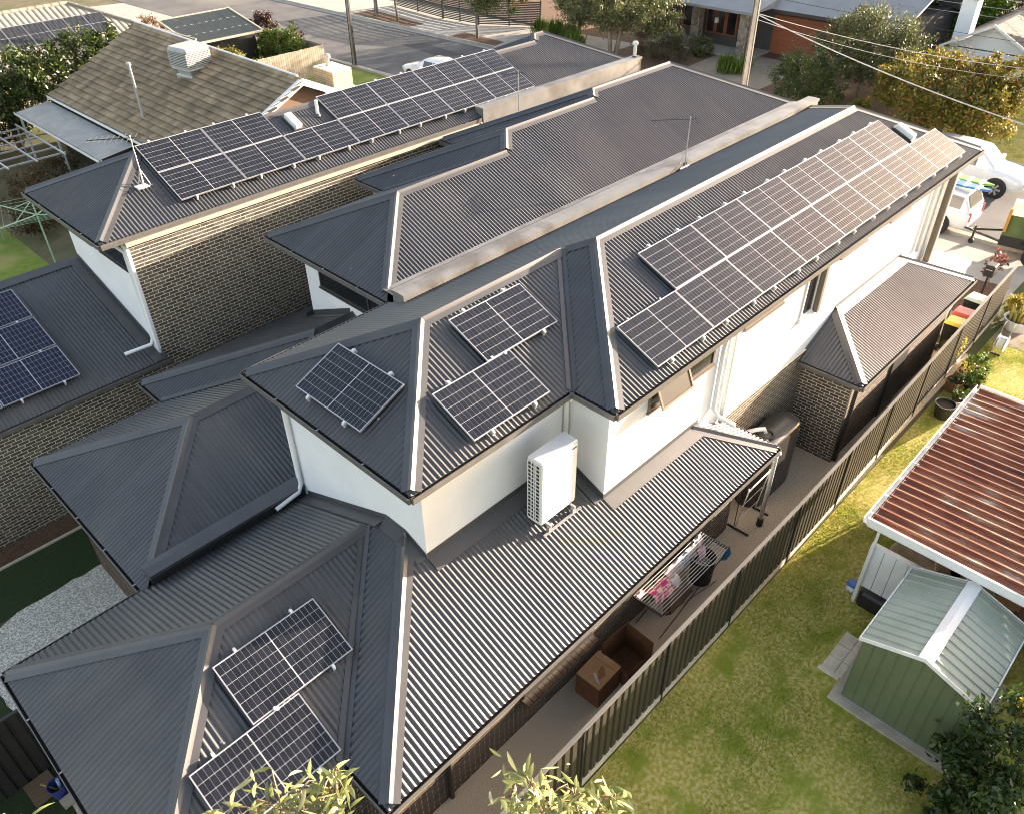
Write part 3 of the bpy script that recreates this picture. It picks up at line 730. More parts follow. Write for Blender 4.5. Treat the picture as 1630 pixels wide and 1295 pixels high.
gutter(B, (dfx, dly, ZE), (dfx, dr, ZE), (-1, 0, 0))
gutter(B, (dx2, dly, ZE), (dx2, dl2, ZE), (-1, 0, 0))
gutter(B, (dx2, dl2, ZE), (12.2, dl2, ZE), (0, 1, 0))
apron(B, (WB, 14.2, ZE + (dl2 - 14.2) * T), (WB, 15.87, ZE + (dl2 - 15.87) * T), (-1, 0, 0), .14, .22)
apron(B, (WB - .2, 15.875, ZE + (dl2 - 15.875) * T), (12.2, 15.875, ZE + (dl2 - 15.875) * T), V(0, 1, -T), .14, .22)
dpar = MB().box(2.28, 5.46, 11.10, 11.30, 2.3, 2.98).build('party_parapet', K['black'], B)
MB().extr([(-.02, -.05), (-.02, .015), (.20, .03), (.34, .02), (.34, -.11)], (2.26, 11.08, 2.975), (5.465, 11.08, 2.975), (0, 1, 0), closed=True).build('parapet_capping', K['cap'], dpar)
wb1 = wallbox(B, 2.4, 9.0, 11.4, 15.85, -.7, 2.55, K['mortar']); bricks(wb1, (2.4, 15.85, 0), (0, -1, 0), (-1, 0, 0), 4.4, -.6, 2.54, K['brickA'])
wallbox(B, 5.25, 11.9, 15.85, 16.95, -.7, 2.54, K['mortar'])
MB().box(2.15, 2.4, 11.3, 16.0, 2.55, 2.575).build('soffit', K['frame'], B)

# ---- left townhouse
Ct = thing('townhouse', 'left dark-roofed townhouse with tall brown brick side wall and double row of solar panels', 'house')
ZC, cfx, cr, cl_, cex = 5.8, 5.38, 18.05, 22.48, 25.3
ch = (cl_ - cr) / 2; crid = cr + ch; cx2, cl2 = 19.8, 23.1; ch2 = (cl2 - cr) / 2; crid2 = cr + ch2
zcr, zcr2 = ZC + ch * T, ZC + ch2 * T
slope(Ct, [(cfx, cr), (cex, cr), (cex - ch2, crid2), (cx2 + ch2, crid2), (cx2 + ch, crid), (cfx + ch, crid)], lambda x, y: ZC + (y - cr) * T, 'y', n=6)
slope(Ct, [(cfx, cl_), (cfx, cr), (cfx + ch, crid)], lambda x, y: ZC + (x - cfx) * T, 'x')
slope(Ct, [(cfx, cl_), (cfx + ch, crid), (cx2 + ch, crid), (cx2, cl_)], lambda x, y: ZC + (cl_ - y) * T, 'y', n=4)
slope(Ct, [(cx2, cl2), (cx2, cl_), (cx2 + ch, crid), (cx2 + ch2, crid2)], lambda x, y: ZC + (x - cx2) * T, 'x', n=4)
slope(Ct, [(cx2, cl2), (cx2 + ch2, crid2), (cex - ch2, crid2), (cex, cl2)], lambda x, y: ZC + (cl2 - y) * T, 'y', n=4)
slope(Ct, [(cex, cr), (cex, cl2), (cex - ch2, crid2)], lambda x, y: ZC + (cex - x) * T, 'x', n=4)
capobj(Ct, (cfx + ch, crid, zcr), (cx2 + ch, crid, zcr), 'R', 'L')
capobj(Ct, (cx2 + ch, crid, zcr), (cx2 + ch2, crid2, zcr2), 'R', 'F', 'hip_cap')
capobj(Ct, (cx2 + ch2, crid2, zcr2), (cex - ch2, crid2, zcr2), 'R', 'L')
capobj(Ct, (cex, cr, ZC), (cex - ch2, crid2, zcr2), 'R', 'B', 'hip_cap')
capobj(Ct, (cfx, cr, ZC), (cfx + ch, crid, zcr), 'R', 'F', 'hip_cap')
capobj(Ct, (cfx, cl_, ZC), (cfx + ch, crid, zcr), 'L', 'F', 'hip_cap')
gutter(Ct, (cfx, cr, ZC), (17.2, cr, ZC), (0, -1, 0), brackets=False)
gutter(Ct, (cfx, cl_, ZC), (cfx, cr, ZC), (-1, 0, 0))
gutter(Ct, (cfx, cl_, ZC), (cx2, cl_, ZC), (0, 1, 0), brackets=False)
CY = 18.16
wallbox(Ct, 6.0, 25.0, CY + .06, 22.2, -.7, 5.66, K['white'])
wc = wallbox(Ct, 6.0, 25.0, CY, CY + .05, -.7, 5.56, K['mortar'])
bricks(wc, (6.0, CY, 0), (1, 0, 0), (0, -1, 0), 12.5, -.6, 5.555, K['brick'], pick=lambda c: 6.0 < c.x < 9.0 and 3.4 < c.z < 5.5, limit=300)
wc2 = wallbox(Ct, -4.0, 5.99, CY + .002, CY + .05, -.7, 2.5, K['mortar'])
bricks(wc2, (-4.0, CY + .002, 0), (1, 0, 0), (0, -1, 0), 9.99, -.6, 2.45, K['brick'])
MB().box(5.9, 17.2, 17.97, CY + .05, 5.565, 5.665).build('fascia_board', K['cream'], Ct)
MB().box(5.45, 6.0, 18.1, 22.4, 5.64, 5.67).build('soffit', K['frame'], Ct)
MB().box(5.93, 6.0, CY - .005, CY + .25, 2.6, 5.64).build('corner_trim', K['white'], Ct)
window(Ct, 'x', 6.0, 18.55, 20.1, 4.75, 5.55, -1, (), 'frame')
window(Ct, 'x', 6.0, 20.6, 22.0, 4.75, 5.55, -1, (), 'frame')
downpipe(Ct, [(5.5, 18.45, 5.64), (5.8, 18.4, 5.5), (5.94, 18.36, 5.3), (5.94, 18.36, 2.95), (5.85, 18.34, 2.82), (5.2, 18.4, 2.82)], .045)
# its lower roof
SC = .305; z3 = lambda x, y: 2.52 + (y - 17.95) * SC
slope(Ct, [(-4, 17.95), (6.0, 17.95), (6.0, 22.2), (-4, 22.2)], z3, 'y')
gutter(Ct, (-4, 17.95, 2.52), (6.12, 17.95, 2.52), (0, -1, 0), brackets=False)
MB().face([(-4, 22.0, z3(0, 22.0) + .02), (6, 22.0, z3(0, 22.0) + .02), (6, 22.3, z3(0, 22.2) + .03), (-4, 22.3, z3(0, 22.2) + .03)]).face([(-4, 22.3, z3(0, 22.2) + .03), (6, 22.3, z3(0, 22.2) + .03), (6, 22.3, 3.4), (-4, 22.3, 3.4)]).build('ridge_cap', K['cap'], Ct)
MB().face([(5.98, 17.95, z3(0, 17.95) + .15), (5.98, 22.2, z3(0, 22.2) + .15), (5.98, 22.2, z3(0, 22.2) + .02), (5.98, 17.95, z3(0, 17.95) + .02)]).face([(5.98, 17.95, z3(0, 17.95) + .02), (5.98, 22.2, z3(0, 22.2) + .02), (5.72, 22.2, z3(0, 22.2) + .02), (5.72, 17.95, z3(0, 17.95) + .02)]).build('apron_flashing', K['cap'], Ct)
wallbox(Ct, -4, 5.98, CY + .06, 22.2, -.7, 2.4, K['white'])
# party wall between middle and left house
pw = MB().box(17.25, 25.2, 17.98, 18.3, 5.2, 6.05).build('party_parapet', K['capb'], Ct)
MB().extr([(-.02, -.05), (-.02, .02), (.16, .03), (.34, .02), (.34, -.05)], (17.23, 17.98, 6.045), (25.22, 17.98, 6.045), (0, 1, 0), closed=True).build('parapet_capping', K['capb'], pw)

# ================================================================== SOLAR PANELS
def pmesh(name, mb, m):
    me = bpy.data.meshes.new(name); me.from_pydata(mb.v, [], mb.f); me.materials.append(m); return me
def solar_proto(L, W, cols, rows, cellm, bars=1):
    d = {}
    f = MB(); t = .012; h = .035
    f.box(0, L, 0, t, 0, h).box(0, L, W - t, W, 0, h).box(0, t, t, W - t, 0, h - .0005).box(L - t, L, t, W - t, 0, h - .0005)
    d['frame'] = pmesh('frame', f, K['alu'])
    b = MB(); b.box(t, L - t, t, W - t, .020, .0300); d['backsheet'] = pmesh('backsheet', b, K['back'])
    c = MB(); mx, my, gap = .018, .017, .0024; mid = .014
    cw = (L - 2 * mx - mid) / cols; chh = (W - 2 * my) / rows
    for i in range(cols):
        x0 = mx + cw * i + (mid if i >= cols // 2 else 0)
        for j in range(rows):
            y0 = my + chh * j; g2 = gap * 1.1
            nb = bars; sh = (chh - 2 * g2) / nb
            for k in range(nb):   # strings between bus wires
                a, e = y0 + g2 + sh * k + (.0006 if k else 0), y0 + g2 + sh * (k + 1) - (.0006 if k < nb - 1 else 0)
                c.face([(x0 + gap, a, .0318), (x0 + cw - gap, a, .0318), (x0 + cw - gap, e, .0318), (x0 + gap, e, .0318)])
    d['cells'] = pmesh('solar_cells', c, cellm)
    k = MB(); k.obox((0, 0, 0), (.022, 0, 0), (0, .026, 0), (0, 0, .024)); k.obox((0, -.035, -.035), (.018, 0, 0), (0, .012, 0), (0, 0, .045)); d['clamp'] = pmesh('mounting_clamp', k, K['clamp'])
    r = MB(); r.box(-.02, .02, -.05, W + .05, -.055, -.004); d['rail'] = pmesh('mounting_rail', r, K['alu'])
    d['L'], d['W'] = L, W
    return d
SP = solar_proto(1.755, 1.038, 20, 6, K['cell'])
SPB = solar_proto(1.735, 1.13, 18, 6, K['cellb'])
def solar(label, corner, ux, uy, group, P=SP, stand=.085, clamps='both'):
    ux, uy = Vector(ux).normalized(), Vector(uy).normalized(); n_ = ux.cross(uy)
    o = thing('solar_panel', label, 'solar panel', group)
    m4 = Matrix.Identity(4)
    c = Vector(corner) + n_ * stand
    for i in range(3): m4[i][0] = ux[i]; m4[i][1] = uy[i]; m4[i][2] = n_[i]; m4[i][3] = c[i]
    o.matrix_world = m4
    link('frame', P['frame'], o); link('backsheet', P['backsheet'], o)
    tag(link('solar_cells', P['cells'], o), kind='stuff')
    for fx_ in (.22, .78):
        link('mounting_rail', P['rail'], o).location = (P['L'] * fx_, 0, 0)
        if clamps in ('both', 'low'): link('mounting_clamp', P['clamp'], o).location = (P['L'] * fx_, -.022, .02)
        if clamps in ('both', 'top'):
            q = link('mounting_clamp', P['clamp'], o); q.location = (P['L'] * fx_, P['W'] + .022, .02); q.rotation_euler = (0, 0, math.pi)
    return o
c23, s23 = math.cos(R_(23.5)), math.sin(R_(23.5))
UPR = (0, c23, s23)
ORD = ['first', 'second', 'third', 'fourth', 'fifth', 'sixth', 'seventh', 'eighth']
for k in range(8):
    solar('%s panel from the near end of the lower row on the main sunlit roof' % ORD[k], (10.0 + 1.768 * k, 6.28, zR(0, 6.28)), (1, 0, 0), UPR, 'solar panels on the main sunlit roof', clamps='low')
for k in range(6):
    solar('%s panel from the near end of the upper row on the main sunlit roof' % ORD[k], (11.84 + 1.768 * k, 7.245, zR(0, 7.245)), (1, 0, 0), UPR, 'solar panels on the main sunlit roof', clamps='top')
solar('upper of the two staggered panels above the white air conditioner', (7.70, 8.14, zR1(0, 8.14)), (1, 0, 0), UPR, 'solar panels above the air conditioner')
solar('lower of the two staggered panels above the white air conditioner', (6.45, 7.19, zR1(0, 7.19)), (1, 0, 0), UPR, 'solar panels above the air conditioner')
solar('single panel alone on the shaded hip end of the right-hand upper roof', (5.36, 10.30, zF1(5.36, 0)), (0, -1, 0), (c23, 0, s23), 'solar panels on hip ends')
solar('upper panel on the low roof at the bottom of the picture', (1.94, 7.16, zl_R1(0, 7.16)), (1, 0, 0), UPR, 'solar panels on the low front roof')
solar('lower panel on the low roof at the bottom, partly behind gum leaves', (.93, 6.19, zl_R1(0, 6.19)), (1, 0, 0), UPR, 'solar panels on the low front roof')
zc = lambda y: ZC + (y - cr) * T
for k in range(7):
    solar('%s panel from the left in the lower row above the tall brick wall' % ORD[k], (7.60 + 1.772 * k, 18.42, zc(18.42)), (1, 0, 0), UPR, 'solar panels on the left townhouse', clamps='low')
for k in range(2):
    solar('%s of the pair at the left end of the upper row above the brick wall' % ('left' if k == 0 else 'right'), (7.60 + 1.772 * k, 19.385, zc(19.385)), (1, 0, 0), UPR, 'solar panels on the left townhouse', clamps='top')
for k in range(4):
    solar('%s of the four upper-row panels right of the white roof vents' % ORD[k], (12.93 + 1.772 * k, 19.385, zc(19.385)), (1, 0, 0), UPR, 'solar panels on the left townhouse', clamps='top')
c17 = math.cos(math.atan(SC)); s17 = math.sin(math.atan(SC))
for i, cn in enumerate(('right-hand', 'left-hand')):
    for j, rn in enumerate(('bottom', 'middle', 'top')):
        y = 18.45 + 1.13 * j
        solar('dark blue panel, %s of the %s column on the low roof at left edge' % (rn, cn), (2.36 - 1.755 * i, y, z3(0, y)), (1, 0, 0), (0, c17, s17), 'dark blue solar panels at the left edge', SPB, clamps='both' if j == 0 else 'top')

# ================================================================== ROOF THINGS
# air conditioner
ac = thing('air_conditioner', 'tall white outdoor air conditioner standing on the low roof by the white wall', 'air conditioner', loc=(7.42, 6.60, 3.56))
mb = MB(); mb.bevbox(0, .92, 0, .34, 0, 1.42, .025); mb.build('casing', K['pipe'], ac)
MB().box(-.006, 0, .03, .31, .06, 1.36).build('coil', K['dark'], ac)
g = MB()
for k in range(16): g.box(-.016, -.005, .025, .315, .05 + k * .0865, .068 + k * .0865)
for y in (.025, .115, .155, .22, .30): g.box(-.014, -.006, y, y + .018, .05, 1.37)
tag(g.build('coil_guard', K['pipe'], ac), kind='stuff')
MB().box(.02, .70, -.006, -.001, .06, 1.38).build('front_cover', K['pipe'], ac)
MB().box(.72, .90, -.006, -.001, .06, 1.38).build('service_cover', K['pipe'], ac)
MB().box(.76, .88, -.009, -.006, 1.27, 1.30).build('maker_plate', K['dark'], ac)
for x in (.12, .76):
    MB().box(x, x + .05, -.12, .46, -.06, -.012).build('foot_rail', K['alu'], ac)
    MB().box(x - .015, x + .065, -.10, -.04, -.19, -.06).build('foot', K['alu'], ac)
MB().box(-.02, .98, -.11, -.07, -.20, -.165).build('base_rail', K['alu'], ac)
MB().tube([(.93, .25, .3), (1.02, .27, .28), (1.06, .35, .2), (1.06, .5, .15)], .025).build('pipe', K['pipe'], ac)

# TV antennas
def antenna(label, base, h, boomdir, L=.9, n=9, zr_=.0, tripod=True):
    t = thing('tv_antenna', label, 'antenna', 'tv antennas', base)
    m = MB(); m.tube([(0, 0, 0), (0, 0, h)], .014, 6); m.build('mast', K['alu'], t)
    b = Vector(boomdir).normalized(); s = b.cross(V(0, 0, 1))
    p = V(0, 0, h - .06)
    MB().tube([p - b * .15, p + b * L], .012, 6).build('boom', K['wireb'], t)
    for k in range(n):
        q = p + b * (-.1 + (L + .05) * k / (n - 1)); hl = .33 - .018 * k
        MB().tube([q - s * hl, q + s * hl], .006, 5).build('element', K['wireb'], t)
    if tripod:
        for a in (0, 2.1, 4.2):
            MB().tube([(0, 0, .42), (.16 * math.cos(a), .16 * math.sin(a), -.03)], .009, 5).build('leg', K['alu'], t)
        MB().box(-.2, .2, -.012, .012, -.05, -.02).build('foot_plate', K['pipe'], t)
    return t
antenna('tv antenna on a white tripod beside the long parapet near the sunlit roof', (17.8, 11.05, 5.93), 1.26, (-.75, .66, 0), 1.0)
antenna('tv antenna near the party wall between middle and left roofs', (18.4, 17.6, 5.8), 1.2, (-.9, .4, 0), .6, 6, tripod=False)
a3 = antenna('tv antenna with a white base tray near the hip of the left roof', (7.15, 19.2, ZC + 1.15 * T + .03), 1.2, (-.8, .6, 0), .95)
MB().box(-.22, .05, -.2, .06, .015, .03).build('base_tray', K['pipe'], a3)
# vents and flues on roofs
def flue(name, label, base, h, r, m, cowl=True, group='roof flues and vents'):
    t = thing(name, label, 'flue', group, base)
    MB().tube([(0, 0, -.03), (0, 0, h)], r, 12).build('pipe', m, t, smooth=False)
    if cowl: MB().lathe((0, 0, h), [(r, -.03), (r * 1.7, -.02), (r * 1.75, .05), (r * 1.2, .09), (0, .10)], 12).build('cowl', m, t)
    MB().lathe((0, 0, 0), [(r * 2.2, -.01), (r * 1.5, .04), (r, .06)], 12).build('collar', K['cap'], t)
    return t
flue('roof_flue', 'white flue pipe left of the upper four-panel row on the left roof', (12.6, 19.8, zc(19.8)), .42, .045, K['pipe'], False)
t = thing('roof_vent', 'flat white roof vent between the two upper panel groups of the left roof', 'vent', 'roof flues and vents', (11.75, 19.75, zc(19.75) + .06))
t.rotation_euler = (R_(23.5), 0, 0)
MB().bevbox(-.12, .12, -.28, .28, 0, .12, .03).build('hood', K['pipe'], t); MB().box(-.16, .16, -.32, .32, -.04, .0).build('flashing', K['cap'], t)
t = thing('roof_vent', 'flat white roof vent beyond the upper row on the sunlit roof', 'vent', 'roof flues and vents', (22.95, 7.55, zR(0, 7.55) + .06))
t.rotation_euler = (R_(23.5), 0, 0)
MB().bevbox(-.12, .12, -.28, .28, 0, .12, .03).build('hood', K['pipe'], t); MB().box(-.16, .16, -.32, .32, -.04, .0).build('flashing', K['cap'], t)
flue('roof_flue', 'white capped flue behind the middle roof beside the far trees', (25.0, 18.15, 6.05), .45, .06, K['pipe'])

# ================================================================== FENCES
K['fence'] = mat('fence_steel', (.044, .036, .026), (.054, .045, .033), rough=.5, scale=1.5)
K['fencet'] = mat('fence_rail', (.14, .13, .115), (.17, .16, .14), rough=.45, scale=2)
fe = thing('fence', 'long dark ribbed steel fence on concrete plinths between side path and lawn', 'fence')
def fprof(u):
    q = (u / .19) % 1.0
    return .018 if q < .22 else (-.018 if .32 < q < .90 else (.018 - .036 * (q - .22) / .10 if q < .32 else -.018 + .036 * (q - .90) / .10))
def fy(x): return 4.20 + max(0, x - 14) * .022
for k in range(-4, 8):
    xa, xb = 8.2 + 2.37 * k, 8.2 + 2.37 * (k + 1)
    zo = .0 + (.03 if k % 2 else 0)
    mb = MB(); pts = []; u = xa + .03
    while u < xb - .02:
        pts.append(u); u += .19 / 20.3
    for ua, ub in zip(pts[:-1], pts[1:]):
        ya, yb = fy(ua) + fprof(ua), fy(ub) + fprof(ub)
        mb.face([(ua, ya, .15 + zo), (ub, yb, .15 + zo), (ub, yb, 1.76), (ua, ya, 1.76)])
    mb.build('fence_panel', K['fence'], fe)
    yc = (fy(xa) + fy(xb)) / 2; dy = fy(xb) - fy(xa)
    e = V(xb - xa, dy, 0); u_ = e.normalized(); nn_ = V(-u_.y, u_.x, 0)
    mid = V((xa + xb) / 2, yc, 0)
    MB().obox(mid + V(0, 0, 1.785), e * .5, nn_ * .032, (0, 0, .022)).build('top_rail', K['fencet'], fe)
    MB().obox(mid + V(0, 0, .075 + zo / 2), e * .492, nn_ * .03, (0, 0, .075 + zo / 2)).build('plinth', K['plinth'], fe)
    MB().obox(V(xa, fy(xa), .9), (.02, 0, 0), (0, .045, 0), (0, 0, .905)).build('post', K['black'], fe)
# rear yard fence between right and middle yards
f2 = thing('fence', 'black shaded steel fence running left from the low front roof', 'fence')
for k in range(3):
    xa = -.32 - 2.37 * (k + 1); mb = MB(); u = xa; pts = []
    while u < xa + 2.35: pts.append(u); u += .0127
    for ua, ub in zip(pts[:-1], pts[1:]): mb.face([(ua, 11.22 + fprof(ua), -.5), (ub, 11.22 + fprof(ub), -.5), (ub, 11.22 + fprof(ub), 1.72), (ua, 11.22 + fprof(ua), 1.72)])
    mb.build('fence_panel', K['black'], f2)
    MB().box(xa, xa + 2.35, 11.19, 11.25, 1.72, 1.76).build('top_rail', K['black'], f2)
    MB().box(xa - .02, xa, 11.18, 11.26, -.6, 1.78).build('post', K['black'], f2)

# ================================================================== SIDE PATH THINGS
def carton(label, x0, x1, y0, y1, h, rz=0, flaps=False):
    cx, cy = (x0 + x1) / 2, (y0 + y1) / 2
    t = thing('cardboard_box', label, 'box', 'cardboard boxes on the side path', (cx, cy, 0.004), rz)
    a, b = (x1 - x0) / 2, (y1 - y0) / 2; w_ = .008
    return t, a, b, w_
t, a, b, w_ = carton('closed brown cardboard box with a torn top beside the brick sill', 7.22, 7.90, 4.93, 5.47, .6, .03)
MB().box(-a, a, -b, b, 0, .585).build('carton', K['cardd'], t)
MB().box(-a - .004, .18, -b - .004, b + .004, .586, .594).build('flap', K['card'], t)
MB().box(.19, a + .004, -b - .004, b + .004, .586, .592).build('flap', K['card'], t)
m_ = MB(); m_.mesh([(-.22, -.14, .597), (-.02, -.17, .598), (.10, -.06, .597), (.12, .02, .599), (-.05, -.02, .598), (-.1, -.07, .6), (-.2, -.06, .598)], [(0, 1, 2, 3, 4, 5, 6)]); m_.build('torn_patch', K['cardd'], t)
m_ = MB(); m_.mesh([(-.26, -.2, .599), (-.2, -.16, .602), (-.08, .02, .60), (-.14, .03, .60), (-.24, -.12, .603)], [(0, 1, 2, 3, 4)]); m_.build('torn_label', mat('grey_tape', (.35, .34, .33), rough=.6), t)
t, a, b, w_ = carton('open empty brown cardboard box behind the closed torn one', 7.97, 8.70, 4.78, 5.45, .62, -.05)
for nm, q in (('side', (-a, a, b - .01, b, 0, .72)), ('side', (a - .01, a, -b, b - .011, 0, .72)), ('side', (-a, a - .011, -b, -b + .01, 0, .42)), ('side', (-a, -a + .01, -b + .011, b - .011, 0, .40)), ('base', (-a + .011, a - .011, -b + .011, b - .011, 0, .012))):
    MB().box(*q).build(nm, K['cardd'], t)
# leaning cardboard sheet
t = thing('cardboard_sheet', 'flat cardboard sheet leaning under the clothes airer', 'cardboard', loc=(10.4, 5.2, 0))
MB().mesh([(-.42, -.02, 0), (.42, .0, 0), (.24, .34, .92), (-.22, .30, .92), (-.42, 0, .01), (.42, .02, .01), (.24, .355, .93), (-.22, .315, .93)], [(0, 1, 2, 3), (7, 6, 5, 4), (0, 4, 5, 1), (1, 5, 6, 2), (2, 6, 7, 3), (3, 7, 4, 0)]).build('sheet', K['card'], t)
MB().mesh([(-.42, -.02, 0), (-.22, .30, .92), (-.30, .36, .9), (-.55, .1, 0)], [(0, 1, 2, 3)]).build('side_flap', K['cardd'], t)
# round black bin
t = thing('bin', 'black tapered bin with a wire ring behind the cardboard sheet', 'bin', loc=(11.22, 5.30, 0))
MB().lathe((0, 0, 0), [(0, .01), (.24, .01), (.27, .72), (.255, .72), (.22, .05), (0, .05)], 20).build('tub', K['dark'], t)
MB().lathe((0, 0, .72), [(.27, 0), (.285, .005), (.285, .02), (.27, .02)], 20).build('rim', K['alu'], t)
for k in range(5): MB().box(-.16 + .07 * k, -.13 + .07 * k, -.12, .12, .52, .55).build('peg', K['alu'], t)
# clothes airer
ai = thing('clothes_airer', 'black and white wire clothes airer loaded with washing along the brick wall', 'clothes airer', loc=(0, 0, 0))
for x in (9.1, 11.48): MB().box(x - .025, x + .025, 4.90, 5.62, 1.01, 1.045).build('end_bar', K['black'], ai)
for k in range(12):
    y = 4.93 + .06 * k; MB().tube([(9.1, y, 1.048), (10.3, y, 1.038), (11.48, y, 1.048)], .006, 5).build('line', K['pipe'], ai)
MB().tube([(9.15, 4.9, 1.03), (10.2, 5.0, .4), (11.4, 5.0, .02)], .010, 6).build('leg', K['black'], ai)
MB().tube([(11.4, 4.9, 1.03), (10.4, 5.0, .4), (9.3, 5.0, .02)], .010, 6).build('leg', K['black'], ai)
MB().tube([(9.15, 5.6, 1.03), (10.2, 5.58, .4), (11.4, 5.58, .02)], .010, 6).build('leg', K['black'], ai)
MB().tube([(11.4, 5.6, 1.03), (10.4, 5.58, .4), (9.3, 5.58, .02)], .010, 6).build('leg', K['black'], ai)
# washing
K['clw'] = mat('white_cloth', (.72, .72, .72), (.62, .60, .60), rough=.9, scale=9)
K['clp'] = mat('pink_cloth', (.62, .05, .22), (.75, .62, .45), rough=.9, scale=11, contrast=(.5, .56), detail=2)
K['clg'] = mat('striped_cloth', (.60, .62, .64), (.24, .30, .36), rough=.9, scale=14, contrast=(.48, .56), detail=1)
K['clb'] = mat('blue_cloth', (.03, .30, .50), (.05, .42, .62), rough=.9, scale=6)
K['clr'] = mat('rose_cloth', (.62, .30, .30), (.72, .66, .64), rough=.9, scale=12)
def cloth(label, x0, x1, y, drop, spread, m, seed):
    r = random.Random(seed); nx, ny = 8, 9; vs = []; o = V((x0 + x1) / 2, y, 1.055)
    for j in range(ny):
        s = j / (ny - 1) * 2 - 1
        for i in range(nx):
            u = i / (nx - 1); yy = s * spread; zz = -abs(s) ** 1.6 * drop + .012 * math.sin(9 * u + seed + 3 * s)
            vs.append((x0 + (x1 - x0) * u - o.x + r.uniform(-.012, .012), yy + r.uniform(-.01, .01) + .015 * math.sin(7 * u + seed), zz + r.uniform(-.006, .006)))
    fs = [(j * nx + i, j * nx + i + 1, (j + 1) * nx + i + 1, (j + 1) * nx + i) for j in range(ny - 1) for i in range(nx - 1)]
    mb = MB(); mb.mesh(vs, fs); ob = mb.build('laundry_item', m, None, smooth=True); ob.location = o
    tag(ob, label, 'laundry', 'washing on the airer')
cloth('bright pink patterned towel at the near end of the airer', 9.35, 9.95, 5.36, .16, .20, K['clp'], 1)
cloth('white cloth bunched beside the pink towel on the airer', 9.92, 10.18, 5.30, .2, .13, K['clw'], 2)
cloth('pale pink scrap at the nearest corner of the airer', 9.14, 9.36, 5.56, .1, .09, K['clr'], 3)
cloth('beige cloth behind the pink towel on the airer', 10.0, 10.4, 5.50, .18, .12, K['clr'], 4)
cloth('grey and white striped shirt in the middle of the airer', 10.35, 10.78, 5.50, .2, .13, K['clg'], 5)
cloth('white shirt beyond the striped one on the airer', 10.76, 11.1, 5.52, .22, .11, K['clw'], 6)
cloth('white baby garment with rose hem towards the far end of the airer', 10.95, 11.2, 5.34, .2, .10, K['clr'], 7)
cloth('white cloth at the far end of the airer by the wall', 11.15, 11.42, 5.56, .2, .10, K['clw'], 8)
bl_ = MB(); bl_.mesh([(0, 0, 0), (.10, .02, -.02), (.16, -.03, -.30), (.05, .0, -.42), (-.10, .05, -.36), (-.06, .03, -.12)], [(0, 1, 2, 3, 4, 5)])
o = bl_.build('laundry_item', K['clb']); o.location = (11.50, 4.94, 1.03); tag(o, 'small bright blue cloth hanging off the outer corner of the airer', 'laundry', 'washing on the airer')
# second airer, folded upright
t = thing('clothes_airer', 'folded empty clothes airer standing beside the water tank', 'clothes airer')
for x in (13.05, 13.95):
    MB().tube([(x, 5.55, .03), (x, 5.42, 1.25), (x + .04, 5.44, 1.32)], .013, 6).build('frame_bar', K['pipe'], t)
    MB().box(x - .02, x + .02, 5.2, 5.75, .0, .04).build('foot_bar', K['black'], t)
    MB().tube([(x + .05, 5.60, .03), (x + .05, 5.62, 1.2)], .010, 6).build('leg', K['black'], t)
MB().tube([(13.05, 5.42, 1.25), (13.2, 5.41, 1.3), (13.95, 5.42, 1.3)], .018, 8).build('top_bar', K['pipe'], t)
for z in (.35, .75): MB().tube([(13.05, 5.5, z), (13.95, 5.5, z)], .006, 5).build('line', K['pipe'], t)
# water tank
K['tank'] = mat('tank_plastic', (.040, .036, .033), (.050, .045, .041), rough=.30, scale=2)
t = thing('water_tank', 'slim dark brown water tank with white inlet pipes against the brick recess', 'water tank', loc=(14.72, 5.86, 0))
def stad(hl, r, z, n=10): 
    return [(hl + r * math.cos(a), r * math.sin(a), z) for a in [-math.pi / 2 + math.pi * i / n for i in range(n + 1)]] + [(-hl + r * math.cos(a), r * math.sin(a), z) for a in [math.pi / 2 + math.pi * i / n for i in range(n + 1)]]
rings = [stad(.55, .34, .0), stad(.55, .36, .05), stad(.55, .36, .9), stad(.54, .36, 1.74), stad(.54, .345, 1.80), stad(.52, .30, 1.85), stad(.5, .2, 1.88), stad(.42, .05, 1.89)]
mb = MB(); N2 = len(rings[0])
mb.mesh([p for r in rings for p in r], [(i * N2 + j, i * N2 + (j + 1) % N2, (i + 1) * N2 + (j + 1) % N2, (i + 1) * N2 + j) for i in range(len(rings) - 1) for j in range(N2)] + [tuple(range((len(rings) - 1) * N2, len(rings) * N2))])
smooth_by_angle(mb.build('tank_body', K['tank'], t), 50)
MB().lathe((-.38, .0, 1.89), [(.19, -.02), (.19, .03), (.16, .035), (.15, .0), (0, -.01)], 16).build('strainer', K['dark'], t)
MB().tube([(-.85, .28, .3), (-.85, .28, 1.95), (-.82, .24, 2.12), (-.7, .12, 2.16), (-.50, .03, 2.12), (-.44, .0, 2.0)], .05, 10).build('inlet_pipe', K['pipe'], t, smooth=True)
MB().tube([(-.72, -.1, 1.7), (-.72, -.12, 1.9), (-.66, -.16, 1.97), (-.60, -.16, 1.8)], .05, 10).build('overflow_pipe', K['pipe'], t, smooth=True)
t = thing('drain_pipe', 'white stormwater pipe standing at the corner of the low roof by the tank', 'pipe')
MB().tube([(13.12, 4.98, 2.6), (13.3, 5.15, 2.45), (13.55, 5.2, 2.1), (13.55, 5.2, .12)], .05, 10).build('pipe', K['pipe'], t, smooth=True)
MB().lathe((13.55, 5.2, 0), [(.075, 0), (.075, .2), (.05, .22)], 12).build('socket', K['dark'], t)
